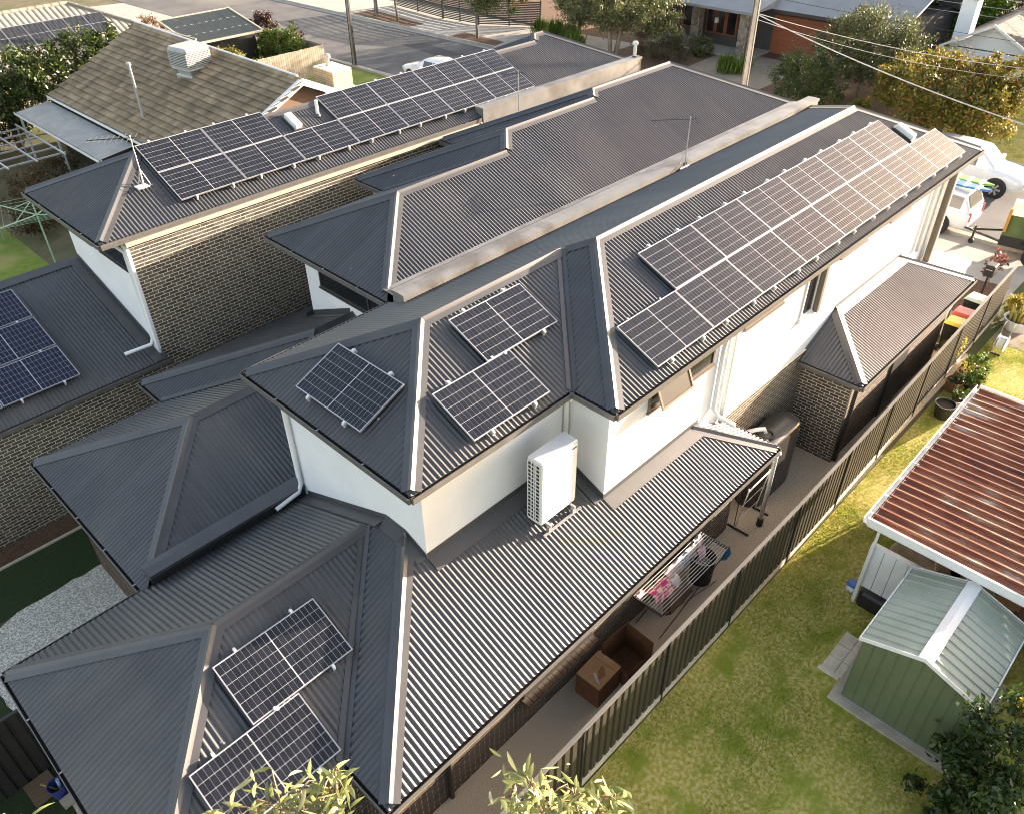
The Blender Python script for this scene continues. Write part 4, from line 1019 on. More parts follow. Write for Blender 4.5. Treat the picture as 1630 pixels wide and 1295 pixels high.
# planks and bucket by the black fence
wood = mat('weathered_board', (.20, .125, .07), (.15, .095, .055), rough=.9, scale=7, stretch=(1, 8, 1))
o = MB().box(-.22, .22, -.27, .27, 0, .03).build('board', wood); o.location = (-.66, 10.92, .03); o.rotation_euler = (.0, .0, .06); tag(o, 'brown square board lying by the black fence at lower left', 'board')
o = MB().box(-.12, .12, -.09, .09, 0, .09).build('paver_block', K['conc']); o.location = (-.42, 10.36, .02); o.rotation_euler = (0, 0, .1); tag(o, 'grey concrete block beside the blue bucket', 'block')
t = thing('bucket', 'blue bucket with brushes standing on boards at lower left', 'bucket', loc=(-.46, 10.62, .01))
MB().lathe((0, 0, 0), [(0, .0), (.12, .0), (.155, .28), (.145, .28), (.11, .03), (0, .03)], 16).build('pail', mat('blue_plastic', (.04, .05, .22), rough=.4), t)
MB().tube([(.03, -.02, .1), (.05, .02, .36)], .03, 8).build('roller', mat('pale_blue', (.30, .42, .50), rough=.6), t)
MB().tube([(-.03, .05, .1), (-.18, .16, .33)], .015, 6).build('brush_handle', mat('yellow_handle', (.45, .33, .05), rough=.5), t)

# ================================================================== NEIGHBOUR'S YARD (right)
def rust_mat():
    m = bpy.data.materials.new('rusty_iron'); m.use_nodes = True; n = m.node_tree.nodes; l = m.node_tree.links; p = n['Principled BSDF']
    g = n.new('ShaderNodeNewGeometry'); mp = n.new('ShaderNodeMapping'); mp.inputs['Scale'].default_value = (3.0, .6, 1); l.new(g.outputs['Position'], mp.inputs[0])
    t = n.new('ShaderNodeTexNoise'); t.inputs['Scale'].default_value = 1.6; t.inputs['Detail'].default_value = 9; t.inputs['Roughness'].default_value = .62; l.new(mp.outputs[0], t.inputs['Vector'])
    r = n.new('ShaderNodeValToRGB'); e = r.color_ramp.elements; e[0].position = .30; e[0].color = (.075, .022, .011, 1); e[1].position = .72; e[1].color = (.46, .42, .37, 1)
    for ps, c in ((.42, (.15, .036, .015)), (.53, (.22, .062, .025)), (.62, (.26, .135, .075))):
        q = e.new(ps); q.color = (*c, 1)
    # crest bias: ridges keep more zinc
    sx = n.new('ShaderNodeSeparateXYZ'); l.new(g.outputs['Normal'], sx.inputs[0])
    md = n.new('ShaderNodeMath'); md.operation = 'MULTIPLY_ADD'; 
    t2 = n.new('ShaderNodeTexNoise'); t2.inputs['Scale'].default_value = .35; t2.inputs['Detail'].default_value = 3; l.new(g.outputs['Position'], t2.inputs['Vector'])
    md.inputs[1].default_value = .55; l.new(t2.outputs[0], md.inputs[0]); 
    sb = n.new('ShaderNodeMath'); sb.operation = 'ADD'; sb.inputs[1].default_value = -.27; l.new(md.outputs[0], sb.inputs[0])
    xs_ = n.new('ShaderNodeSeparateXYZ'); l.new(g.outputs['Position'], xs_.inputs[0])
    dv = n.new('ShaderNodeMath'); dv.operation = 'DIVIDE'; dv.inputs[1].default_value = .245; l.new(xs_.outputs[0], dv.inputs[0])
    fr_ = n.new('ShaderNodeMath'); fr_.operation = 'FRACT'; l.new(dv.outputs[0], fr_.inputs[0])
    lt = n.new('ShaderNodeMath'); lt.operation = 'LESS_THAN'; lt.inputs[1].default_value = .17; l.new(fr_.outputs[0], lt.inputs[0])
    lm = n.new('ShaderNodeMath'); lm.operation = 'MULTIPLY_ADD'; lm.inputs[1].default_value = .05; l.new(lt.outputs[0], lm.inputs[0]); l.new(sb.outputs[0], lm.inputs[2])
    l.new(t.outputs[0], md.inputs[2]); l.new(lm.outputs[0], r.inputs[0]); l.new(r.outputs[0], p.inputs['Base Color'])
    p.inputs['Roughness'].default_value = .75
    return m
K['rust'] = rust_mat()
K['zinc'] = mat('old_zinc', (.40, .37, .34), (.22, .12, .07), rough=.6, scale=3.5, stretch=(2, 1, 1), contrast=(.45, .7))
cp = thing('carport', 'open carport with a rust-red iron roof and white gutter on posts', 'carport')
cx0, cx1, cy1 = 12.80, 18.72, 2.82
czf = lambda x, y: 2.40 + (cy1 - y) * .03
def cprof(u):
    q = (u / .245) % 1.0
    return .028 if q < .16 else (.028 - .034 * (q - .16) / .1 if q < .26 else (-.006 if q < .58 else (.004 if q < .64 else (-.006 if q < .9 else -.006 + .034 * (q - .9) / .1))))
for k in range(8):       # roof sheets, three ribs each
    a, b = cx0 + .735 * k, min(cx0 + .735 * (k + 1), cx1)
    mb = MB(); corr(mb, [(a, -7), (b + .0, -7), (b, cy1), (a, cy1)], lambda x, y, k=k: czf(x, y) + .003 * (k % 2), 'y', p=.245, n=22, prof=cprof)
    mb.build('roof_sheet', K['rust'], cp)
    r_ = MB()
MB().extr(GP, (cx0 - .05, cy1 + .04, 2.42), (cx1 + .05, cy1 + .04, 2.42), (0, 1, 0)).build('gutter', K['pipe'], cp)
for k in range(9):
    MB().box(cx0 + .2 + .68 * k, cx0 + .23 + .68 * k, cy1 - .06, cy1 + .10, 2.395, 2.402).build('gutter_clip', K['pipe'], cp)
MB().box(cx0 - .06, cx0 - .01, -7, cy1 + .02, 2.30, 2.47).build('fascia', K['pipe'], cp)
MB().box(cx1 + .01, cx1 + .05, -7, cy1 + .02, 2.30, 2.47).build('fascia', K['pipe'], cp)
for (x, y) in ((12.95, 2.6), (12.95, .9), (12.95, -1.6), (18.5, 2.6), (18.5, -1.6)): MB().tube([(x, y, 0), (x, y, 2.38)], .03, 10).build('post', K['pipe'], cp)
MB().box(12.82, 12.9, -7, cy1, 2.2, 2.29).build('beam', K['pipe'], cp); MB().box(18.4, 18.48, -7, cy1, 2.2, 2.29).build('beam', K['pipe'], cp)
# white panelled screen under the carport
MB().box(18.52, 18.58, -7, 2.5, 0, 2.2).build('back_panel', K['cream'], cp)  # unseen wall, added to stop low sun passing under the carport roof
sc_ = thing('panel_screen', 'white panelled screen between the carport posts', 'screen')
for k in range(7): MB().box(13.02, 13.05, 2.62 - .24 * (k + 1) + .006, 2.62 - .24 * k - .006, .46, 1.62).build('panel', K['pipe'], sc_)
MB().box(12.99, 13.08, .9, 2.66, 1.62, 1.68).build('top_rail', K['pipe'], sc_)
MB().tube([(13.0, 2.64, 0), (13.0, 2.64, 1.62)], .025, 8).build('post', K['pipe'], sc_)
t = thing('tub', 'black plastic tub beneath the white panelled screen', 'tub', loc=(13.25, 2.1, 0))
MB().bevbox(-.35, .35, -.45, .45, 0, .42, .08).build('tub_body', K['dark'], t); MB().box(-.32, .32, -.42, .42, .42, .43).build('lid', K['black'], t)
o = MB().bevbox(-.12, .12, -.1, .1, 0, .1, .04).build('folded_sack', K['clw']); o.location = (13.25, 2.78, .0); tag(o, 'white folded sack at the foot of the panelled screen', 'sack')
o = MB().bevbox(-.11, .11, -.1, .1, 0, .07, .03).build('folded_tarp', mat('blue_tarp', (.03, .13, .36), rough=.5)); o.location = (13.27, 2.79, .105); tag(o, 'blue folded tarp on the white sack by the screen', 'tarp')
# drapes and timber stored under the carport
def drape(name, label, c, sx, sy, h, m, seed):
    g_ = np.random.default_rng(seed); n = 16; vs = []
    ph = g_.random(6) * 6
    for j in range(n):
        for i in range(n):
            u, v = i / (n - 1) * 2 - 1, j / (n - 1) * 2 - 1
            r = max(abs(u), abs(v)); z = h * (1 - max(0, r - .45) ** 1.3 * 1.9) + .07 * math.sin(4 * u + ph[0] + 3 * v) + .05 * math.sin(7 * v + ph[1] - 3 * u)
            vs.append((u * sx + .04 * math.sin(5 * v + ph[2]), v * sy + .04 * math.sin(6 * u + ph[3]), max(z, .01)))
    mb = MB(); mb.mesh(vs, [(j * n + i, j * n + i + 1, (j + 1) * n + i + 1, (j + 1) * n + i) for j in range(n - 1) for i in range(n - 1)])
    o = mb.build(name, m, smooth=True); o.location = c; tag(o, label, 'cover'); return o
canv = mat('canvas', (.27, .22, .15), (.20, .16, .11), rough=.9, scale=4)
drape('canvas_cover', 'tan canvas cover heaped behind the white screen under the carport', (13.9, 1.9, 0), .6, .75, 1.45, canv, 3)
drape('canvas_cover', 'lower tan canvas sheet sagging towards the green shed', (13.8, .75, 0), .6, .55, 1.15, canv, 8)
for k, (x, y, z, l, c_) in enumerate(((14.8, .9, .9, .7, (.20, .10, .05)), (14.9, .3, .8, .9, (.26, .14, .07)), (15.0, 1.5, 1.0, .6, (.15, .08, .045)), (14.6, -.2, .5, .8, (.22, .13, .08)))):
    o = MB().box(-l / 2, l / 2, -.25, .25, 0, z).build('storage_crate', mat('crate%d' % k, c_, tuple(q * .7 for q in c_), rough=.9, scale=6)); o.location = (x, y, 0); o.rotation_euler = (0, 0, .2 * k)
    tag(o, ['brown crate beside the tan canvas under the carport', 'tallest orange-brown crate under the carport', 'dark brown crate at the back of the carport', 'reddish crate nearest the shed under the carport'][k], 'crate', 'crates stored under the carport')
# garden shed
K['sheda'] = mat('shed_green', (.105, .135, .070), (.12, .15, .08), rough=.5, scale=1.5)
K['shedr'] = mat('shed_roof', (.28, .33, .26), (.34, .38, .31), rough=.4, scale=1.2)
sd = thing('garden_shed', 'small green steel garden shed with pale roof and white ridge', 'shed')
sx0, sx1, sy0, sy1, se, sr = 10.62, 12.75, -.24, 1.74, 1.82, 2.17
ym = (sy0 + sy1) / 2
def gprof(u):
    q = (u / .19) % 1.0; return .012 if q < .08 else 0.0
# walls as ribbed panels
npan = 10
for k in range(npan):
    a, b = sy0 + (sy1 - sy0) * k / npan, sy0 + (sy1 - sy0) * (k + 1) / npan
    f_ = lambda y: se + (sr - se) * (1 - abs(y - ym) / (ym - sy0)) - .03
    zs = [(a, f_(a)), (b, f_(b))]
    MB().mesh([(sx0, a + .004, .08), (sx0, b - .012, .08), (sx0, b - .012, zs[1][1]), (sx0, a + .004, zs[0][1]), (sx0 - .014, b - .012, .08), (sx0 - .014, b - .002, .08), (sx0 - .014, b - .002, zs[1][1]), (sx0 - .014, b - .012, zs[1][1]), (sx0, b + .004, .08), (sx0, b + .004, zs[1][1])],
        [(0, 3, 2, 1), (1, 2, 7, 4), (4, 7, 6, 5), (5, 6, 9, 8)]).build('wall_panel', K['sheda'], sd)
MB().box(sx0 + .002, sx1, sy0 + .003, sy1 - .003, .05, se - .03).build('wall', K['sheda'], sd)
for s, (ya, yb) in (('r', (sy0 - .06, ym)), ('l', (ym, sy1 + .06))):
    for k in range(12):
        a, b = sx0 - .05 + (sx1 - sx0 + .1) * k / 12, sx0 - .05 + (sx1 - sx0 + .1) * (k + 1) / 12
        zz = lambda y: sr - abs(y - ym) * (sr - se) / (ym - sy0)
        MB().mesh([(a, ya, zz(ya)), (b - .03, ya, zz(ya)), (b - .03, yb, zz(yb)), (a, yb, zz(yb)), (b - .022, ya, zz(ya) + .022), (b - .022, yb, zz(yb) + .022), (b - .006, ya, zz(ya) + .022), (b - .006, yb, zz(yb) + .022), (b, ya, zz(ya)), (b, yb, zz(yb))],
            [(0, 1, 2, 3), (1, 4, 5, 2), (4, 6, 7, 5), (6, 8, 9, 7)]).build('roof_sheet', K['shedr'], sd)
MB().mesh([(sx0 - .07, ym - .12, sr + .005), (sx0 - .07, ym, sr + .045), (sx0 - .07, ym + .12, sr + .005), (sx1 + .07, ym - .12, sr + .005), (sx1 + .07, ym, sr + .045), (sx1 + .07, ym + .12, sr + .005)], [(0, 3, 4, 1), (1, 4, 5, 2), (0, 1, 2), (3, 5, 4)]).build('ridge_cap', K['pipe'], sd)
for x in (sx0 - .065, sx1 + .055):
    for ya, yb in ((sy0 - .07, ym), (ym, sy1 + .07)):
        za, zb_ = sr - abs(ya - ym) * (sr - se) / (ym - sy0), sr - abs(yb - ym) * (sr - se) / (ym - sy0)
        MB().mesh([(x, ya, za - .05), (x, yb, zb_ - .05), (x, yb, zb_ + .035), (x, ya, za + .035), (x + .02, ya, za - .05), (x + .02, yb, zb_ - .05), (x + .02, yb, zb_ + .035), (x + .02, ya, za + .035)], [(0, 1, 2, 3), (7, 6, 5, 4), (3, 2, 6, 7), (0, 4, 5, 1)]).build('barge', K['pipe'], sd)
for y in (sy0 - .07, sy1 + .06): MB().box(sx0 - .04, sx1 + .04, y - .012, y + .012, se - .06, se + .0).build('edge_trim', K['pipe'], sd)
MB().box(sx0 - .03, sx0 - .004, sy0, sy1, .06, .085).build('base_channel', K['alu'], sd)
tag(MB().box(10.42, 13.0, -.5, 1.92, -.02, .05).build('shed_slab', K['conc']), kind='structure')
mb = thing('paving_slabs', 'pale concrete paving slabs laid beside the green shed', 'paving')
for i in range(3):
    for j in range(2): MB().box(10.98 + .37 * i, 11.34 + .37 * i, 1.80 + .27 * j, 2.06 + .27 * j, 0, .03 + .004 * ((i + j) % 2)).build('slab', K['plinth'], mb)
MB().box(10.9, 10.97, 1.93, 2.36, 0, .05).build('edging', K['plinth'], mb)

# pots along the fence
K['soil'] = mat('potting_soil', (.05, .035, .025), (.08, .055, .035), rough=.95, scale=20)
G1 = leafmat('green_leaf', (.05, .10, .012), (.12, .18, .03)); G2 = leafmat('deep_leaf', (.018, .045, .010), (.05, .085, .018), (.10, .14, .03), rough=.35)
YEL = leafmat('yellow_leaf', (.28, .22, .03), (.45, .36, .06))
def pot(label, x, y, r, h, m, leaf=None, n=120, size=.12, lh=.3, seed=1, name='plant_pot'):
    t = thing(name, label, 'pot', 'pots along the lawn side of the fence', (x, y, .0))
    MB().lathe((0, 0, 0), [(0, 0), (r * .72, 0), (r, h), (r * 1.05, h), (r * 1.05, h + .02), (r * .92, h + .02), (r * .88, h * .85), (0, h * .85)], 18).build('pot_body', m, t)
    MB().lathe((0, 0, h * .86), [(r * .88, 0), (0, .015)], 18).build('soil', K['soil'], t)
    if leaf:
        leaf_mesh('foliage', [(0, 0, h + lh * .5, r * 1.1, r * 1.1, lh * .55)], n, size, leaf, t, 10, .35, seed)
    return t
terra = mat('terracotta', (.24, .10, .05), (.19, .08, .04), rough=.85, scale=6)
pot('large black empty pot nearest the carport gutter', 20.6, 3.72, .27, .42, K['dark'])
pot('small grey pot with a leafy plant next to the large black pot', 21.25, 3.62, .17, .26, K['conc'], G1, 260, .10, .4, 2)
pot('dark ring pot beside the small grey pot', 21.7, 3.5, .19, .24, K['dark'], G1, 60, .08, .15, 3)
pot('black pot with bright green leaves in the pot row', 22.25, 3.6, .22, .34, K['black'], G1, 300, .13, .35, 4)
pot('terracotta pot in shade against the fence plinth', 22.0, 3.98, .24, .34, terra, G2, 160, .1, .3, 5)
pot('terracotta pot with sparse plant at the far end of the row', 23.0, 3.62, .22, .3, terra, G1, 220, .1, .45, 6)
pot('terracotta pot behind the black leafy pot', 22.7, 3.95, .2, .28, terra, YEL, 120, .08, .35, 7)
t = pot('wide white bowl planter of yellow succulents by the fence end', 26.7, 3.78, .42, .36, K['pipe'], None, name='bowl_planter')
for k in range(16):
    a = k * 2.4; rr = .28 * math.sqrt(k / 16)
    MB().tube([(rr * math.cos(a), rr * math.sin(a), .3), (rr * 1.15 * math.cos(a), rr * 1.15 * math.sin(a), .52 + .08 * (k % 3)), (rr * 1.2 * math.cos(a) + .03, rr * 1.2 * math.sin(a), .6 + .08 * (k % 3))], [.05, .045, .02], 6).build('succulent_stem', mat('succulent%d' % (k % 2), ((.38, .30, .08), (.30, .28, .07))[k % 2], rough=.6), t)
t = thing('hose_reel', 'white hose reel on a wire frame beside the fence', 'hose reel', loc=(25.0, 3.72, 0))
mb = MB(); mb.tube([(0, -.10, .3), (0, .10, .3)], .2, 18); mb.build('drum', K['pipe'], t)
for s in (-.13, .13): mb = MB(); mb.tube([(0, s, .3), (0, s * 1.05, .3)], .26, 20); mb.build('flange', K['pipe'], t); MB().tube([(-.25, s, 0), (0, s, .3), (.1, s, .85), (.25, s, .9)], .012, 6).build('frame', K['alu'], t)
MB().tube([(-.25, -.13, .01), (-.25, .13, .01)], .03, 8).build('foot', K['dark'], t)
t = thing('shrub', 'golden grassy shrub behind the white bowl planter', 'shrub', loc=(27.6, 4.1, 0)); leaf_mesh('foliage', [(0, 0, .3, .5, .45, .35)], 900, .18, YEL, t, 16, .3, 4, aspect=.2, up=.3)
t = thing('shrub', 'small weedy plants growing at the fence plinth behind pots', 'shrub', loc=(23.6, 4.0, 0)); leaf_mesh('foliage', [(0, 0, .25, .6, .2, .3)], 500, .1, G1, t, 14, .3, 5)

# side entry: wheelie bins, garden bed, letterbox
def bin_(label, x, y, lid, rz=0):
    t = thing('wheelie_bin', label, 'bin', 'wheelie bins by the garage', (x, y, 0), rz)
    mb = MB(); mb.mesh([(-.22, -.24, .05), (.22, -.24, .05), (.22, .2, .05), (-.22, .2, .05), (-.28, -.3, .95), (.28, -.3, .95), (.28, .3, .95), (-.28, .3, .95)], [(0, 3, 2, 1), (4, 5, 6, 7), (0, 1, 5, 4), (1, 2, 6, 5), (2, 3, 7, 6), (3, 0, 4, 7)]); mb.build('bin_body', K['dark'], t)
    MB().mesh([(-.3, -.33, .95), (.3, -.33, .95), (.3, .33, .98), (-.3, .33, .98), (-.24, -.26, 1.02), (.24, -.26, 1.02), (.24, .26, 1.06), (-.24, .26, 1.06)], [(4, 5, 6, 7), (0, 1, 5, 4), (1, 2, 6, 5), (2, 3, 7, 6), (3, 0, 4, 7), (0, 3, 2, 1)]).build('lid', lid, t)
    for s in (-.26, .26): MB().tube([(s - .03, .26, .1), (s + .03, .26, .1)], .1, 12).build('wheel', K['rubber'], t)
bin_('wheelie bin with a yellow lid beside the garage wall', 24.05, 4.88, mat('yellow_lid', (.62, .50, .04), rough=.4), 1.6)
bin_('wheelie bin with a red lid beyond the yellow-lidded one', 24.75, 4.92, mat('red_lid', (.50, .07, .06), rough=.4), 1.6)
bin_('wheelie bin with a pale green lid furthest along the garage wall', 25.9, 4.95, mat('green_lid', (.42, .55, .45), rough=.4), 1.5)
sheet('garden_bed', wavy([(24.6, 4.45), (29.3, 4.8), (29.2, 5.9), (26.6, 5.75)], .05), .012, K['mulch'])
t = thing('shrub', 'small red-leaved shrub in the driveway garden bed', 'shrub', loc=(28.9, 5.4, 0)); leaf_mesh('foliage', [(0, 0, .8, .35, .35, .6)], 260, .12, leafmat('red_leaf', (.12, .03, .02), (.30, .10, .05)), t, 14, .3, 6); MB().tube([(0, 0, 0), (.03, 0, .6), (-.05, .05, 1.1)], [.02, .015, .006], 5).build('stem', K['trunk'], t)
t = thing('letterbox', 'dark letterbox on a post in the driveway garden bed', 'letterbox', loc=(28.0, 5.3, 0)); MB().box(-.03, .03, -.03, .03, 0, .85).build('post', K['black'], t); MB().bevbox(-.2, .2, -.15, .15, .85, 1.25, .03).build('box', K['black'], t); MB().box(-.21, -.201, -.1, .1, 1.08, 1.11).build('slot', K['alu'], t)
o = thing('shrub', 'rounded yellow shrub showing above the fence', 'shrub', loc=(23.3, 4.62, 0)); leaf_mesh('foliage', [(0, 0, .62, .33, .3, .5)], 1500, .07, YEL, o, 22, .25, 9)

# ================================================================== NEAR SHRUBS AND LAWN
tree('shrub', 'dark glossy shrub overhanging the corner of the green shed', 'shrub', (10.2, -1.0, 0), [(10.3, -.75, 1.5, 1.0, .75, 1.2), (9.9, -.45, .8, .9, .7, .8), (11.2, -1.2, 2.0, .9, .7, .8)], 9000, .12, G2, .06, 80, 21, cl=.2)
tree('shrub', 'low dark green shrub in the bottom right corner', 'shrub', (9.4, -.9, 0), [(9.3, -.75, .7, .8, .6, .7), (8.9, -1.1, .6, .7, .6, .6)], 6000, .11, G2, .05, 60, 22, cl=.2)
t = thing('flower_spike', 'yellow flower spike rising from the dark shrub', 'flower', loc=(10.55, -.68, 2.1))
leaf_mesh('petals', [(0, 0, .25, .06, .06, .3)], 160, .08, YEL, t, 20, .3, 3); MB().tube([(0, 0, -.4), (0, 0, .4)], .012, 5).build('stem', G2, t)
# grass blades, denser near the camera
def grass(name, label, x0, x1, y0, y1, n, h, m, z=0, seed=5, reject=None):
    g = np.random.default_rng(seed); x = x0 + (x1 - x0) * g.random(n); y = y0 + (y1 - y0) * g.random(n)
    k = np.sin(x * 1.9 + y * 1.3) + np.sin(x * .7 - y * 2.3 + 1) + g.normal(size=n) * .8; keep = k > -.5
    if reject is not None: keep &= ~reject(x, y)
    x, y = x[keep], y[keep]; n = len(x); a = g.random(n) * 6.283; hh = h * (.4 + g.random(n)); b = g.random(n) * 6.283
    w_ = .006; P0 = np.stack([x - np.cos(a) * w_, y - np.sin(a) * w_, np.full(n, z)], 1); P1 = np.stack([x + np.cos(a) * w_, y + np.sin(a) * w_, np.full(n, z)], 1); P2 = np.stack([x + np.cos(b) * hh * .7, y + np.sin(b) * hh * .7, z + hh], 1)
    vs = np.stack([P0, P1, P2], 1).reshape(-1, 3); me = bpy.data.meshes.new(name); me.vertices.add(3 * n); me.vertices.foreach_set('co', vs.astype(np.float32).ravel())
    me.loops.add(3 * n); me.loops.foreach_set('vertex_index', np.arange(3 * n, dtype=np.int32)); me.polygons.add(n); me.polygons.foreach_set('loop_start', np.arange(0, 3 * n, 3, dtype=np.int32)); me.polygons.foreach_set('loop_total', np.full(n, 3, np.int32))
    me.materials.append(m); me.update(calc_edges=True); return tag(link(name, me), label, 'grass', kind='stuff')
GR = leafmat('grass_blade', (.15, .22, .012), (.34, .37, .045), (.54, .46, .16), rough=.7, trans=.4)
grass('grass', 'short patchy grass of the lawn along the fence', 4.5, 27, -1.5, 4.13, 260000, .032, GR, seed=5, reject=lambda x, y: ((x > 10.4) & (x < 13.0) & (y < 1.95)) | ((x > 10.9) & (x < 12.1) & (y > 1.75) & (y < 2.4)))

# gum tree whose tip reaches into the bottom of the frame
GUM = leafmat('gum_leaf', (.14, .17, .045), (.30, .32, .12), (.46, .45, .24), rough=.4, trans=.22)
GUMT = mat('gum_twig', (.22, .14, .07), (.30, .18, .10), rough=.7, scale=10)
def gum(label, base, tips, seed, n_l):
    t = thing('gum_tree', label, 'tree', 'gum tree tops below the camera', base); r = random.Random(seed); B_ = Vector(base)
    L_ = MB(); Wd = MB()
    hub = V(0, 0, 8.2)
    Wd.tube([(0, 0, 0), (.1, .05, 4), hub], [.16, .12, .06], 9)
    for (tx, ty, tz, sp) in tips:
        tip = V(tx + .01, ty + .01, tz + .02) - B_; mid = hub.lerp(tip, .55) + V(r.uniform(-.1, .1), r.uniform(-.1, .1), .15)
        Wd.tube([hub, mid, tip], [.035, .018, .005], 6)
        for k in range(n_l):
            f = .35 + .7 * r.random(); st = mid.lerp(tip, f) + V(r.gauss(0, sp * .75), r.gauss(0, sp * .75), r.gauss(0, sp * .6))
            if k % 6 == 0: Wd.tube([mid.lerp(tip, f), mid.lerp(tip, f).lerp(st, .6) + V(0, 0, .03), st], [.006, .004, .002], 4)
            d = V(r.gauss(0, 1), r.gauss(0, 1), r.gauss(.05, .55)).normalized(); ln = r.uniform(.07, .125); wd = ln * r.uniform(.09, .13)
            s = d.cross(V(r.gauss(0, .5), r.gauss(0, .5), 1)).normalized(); nn = s.cross(d); curve = r.uniform(.1, .35); dr_ = r.uniform(.1, .4)
            ctr = [st + d * ln * u + s * ln * curve * u * u - V(0, 0, 1) * ln * dr_ * u * u for u in (0, .25, .55, .8, 1)]
            ws = [.15, .8, 1, .6, .03]; vs = []
            for c_, w2 in zip(ctr, ws): vs += [c_ - s * wd * w2, c_ + nn * wd * .18 * w2, c_ + s * wd * w2]
            fs = []
            for i in range(4): fs += [(3 * i, 3 * i + 1, 3 * i + 4, 3 * i + 3), (3 * i + 1, 3 * i + 2, 3 * i + 5, 3 * i + 4)]
            L_.mesh(vs, fs)
    L_.build('leaves', GUM, t, smooth=True); Wd.build('trunk', GUMT, t, smooth=True)
gum('gum tree top with long pale leaves over the lower solar panel', (.3, 1.6, 0), [(.42, 2.28, 9.86, .09), (.62, 2.17, 9.84, .10), (.80, 2.08, 9.86, .07), (.32, 2.36, 9.80, .09), (.55, 2.2, 9.70, .11), (.84, 2.07, 9.95, .04), (.5, 2.25, 9.9, .08), (.68, 2.15, 9.9, .08), (.58, 2.2, 9.8, .1), (.74, 2.1, 9.78, .1), (.42, 2.3, 9.75, .09), (-.36, 2.78, 10.12, .06), (.12, 2.48, 9.75, .07), (.7, 2.1, 9.72, .1)], 4, 44)
gum('gum tree top with long pale leaves over the side path', (1.4, .9, 0), [(1.44, 1.46, 9.80, .06), (1.55, 1.33, 9.72, .09), (1.66, 1.22, 9.72, .08), (1.50, 1.40, 9.88, .04), (1.78, 1.14, 9.62, .06), (1.58, 1.28, 9.6, .1), (1.86, 1.1, 9.6, .05)], 9, 62)

# ================================================================== HOUSES ON THE LEFT
# tiled house
K['tile'] = mat('concrete_tile', (.25, .175, .10), (.33, .25, .16), rough=.9, scale=2.2, island=.22, bump=.4, bscale=60, c3=(.19, .14, .085), s3=.9)
G = thing('tiled_house', 'old house with brown concrete tile roof behind the left townhouse', 'house')
gx0, gxr, gx1, gy0, gy1, gz0 = 12.55, 17.30, 22.05, 27.9, 41.9, 2.75
SG = .474; nc = 17; cl_len = (gxr - gx0) / nc
ang = math.atan(SG)
prof = [(0, .012), (.03, .030), (.065, .012), (.15, .008), (.17, .026), (.20, .010), (.296, .012)]
tm = MB(); lnn = cl_len / math.cos(ang) + .05
vs = [(a, 0, h + .050) for a, h in prof] + [(a, lnn, h - .008) for a, h in prof] + [(a, .004, h + .026) for a, h in prof]
k_ = len(prof)
tm.mesh(vs, [(i, i + 1, k_ + i + 1, k_ + i) for i in range(k_ - 1)] + [(2 * k_ + i, 2 * k_ + i + 1, i + 1, i) for i in range(k_ - 1)])
tile_me = pmesh('roof_tile', tm, K['tile'])
rest = MB(); cnt = 0
ux_, uy_ = V(0, -1, 0), V(math.cos(ang), 0, math.sin(ang)); un = ux_.cross(uy_)
rdeck = MB().mesh([(gx0, gy0, gz0 - .03), (gxr, gy0, gz0 - .03 + SG * (gxr - gx0)), (gx1, gy0, gz0 - .03), (gx0, gy1, gz0 - .03), (gxr, gy1, gz0 - .03 + SG * (gxr - gx0)), (gx1, gy1, gz0 - .03)], [(0, 3, 4, 1), (1, 4, 5, 2)]).build('roof', K['tile'], G)
for c in range(nc):
    x = gx0 + cl_len * c; z = gz0 + SG * (x - gx0)
    y = gy1 - (.15 if c % 2 else 0)
    while y > gy0 + .05:
        p = V(x, y, z)
        if c < 9 and 33.2 < y < 40.6 and cnt < 300 and c >= 0 and (y < 38.6 or c > 2) and (y - 33.2) < 10:
            o = link('roof_tile', tile_me, rdeck); m4 = Matrix.Identity(4)
            for i in range(3): m4[i][0] = ux_[i]; m4[i][1] = uy_[i]; m4[i][2] = un[i]; m4[i][3] = p[i]
            o.matrix_world = m4; o.matrix_parent_inverse = Matrix.Identity(4); cnt += 1
        else:
            rest.mesh([p + ux_ * v[0] + uy_ * v[1] + un * v[2] for v in tm.v], tm.f)
        y -= .30
tag(rest.build('roof_tiles', K['tile'], rdeck), kind='stuff')
zrg = gz0 + SG * (gxr - gx0)
for k in range(int((gy1 - gy0) / .42)):   # ridge capping tiles
    y = gy0 + .42 * k
    MB().extr([(-.13, -.03), (-.07, .05), (0, .08), (.07, .05), (.13, -.03)], (gxr, y, zrg + .02 + .006 * (k % 2)), (gxr, y + .425, zrg + .02), (1, 0, 0)).build('ridge_tile', K['cream'] if False else K['tile'], rdeck)
MB().box(gx0 + .5, gx1 - .5, gy0 + .25, gy1 - .3, 0, 2.7).build('wall', K['cream'], G)
MB().mesh([(gx0 + .5, gy0 + .28, 2.7), (gx1 - .5, gy0 + .28, 2.7), (gxr, gy0 + .28, zrg - .2)], [(0, 1, 2)]).build('gable', mat('brown_gable', (.17, .10, .06), rough=.8), G)
for s in (-1, 1):
    e = V(gx0 if s < 0 else gx1, gy0, gz0); r_ = V(gxr, gy0, zrg)
    MB().mesh([e + V(0, -.03, -.16), r_ + V(0, -.03, -.16), r_ + V(0, -.03, .10), e + V(0, -.03, .10), e + V(0, .12, .10), r_ + V(0, .12, .10)], [(0, 1, 2, 3), (3, 2, 5, 4)]).build('barge_board', K['pipe'], G)
MB().extr(GP, (gx0 - .04, gy0, gz0), (gx0 - .04, gy1, gz0), (-1, 0, 0)).build('gutter', K['pipe'], G)
MB().tube([(gxr + .12, gy0 + .5, zrg + .06), (gxr + .12, gy1, zrg + .06)], .06, 8).build('ridge_pipe', K['pipe'], G)
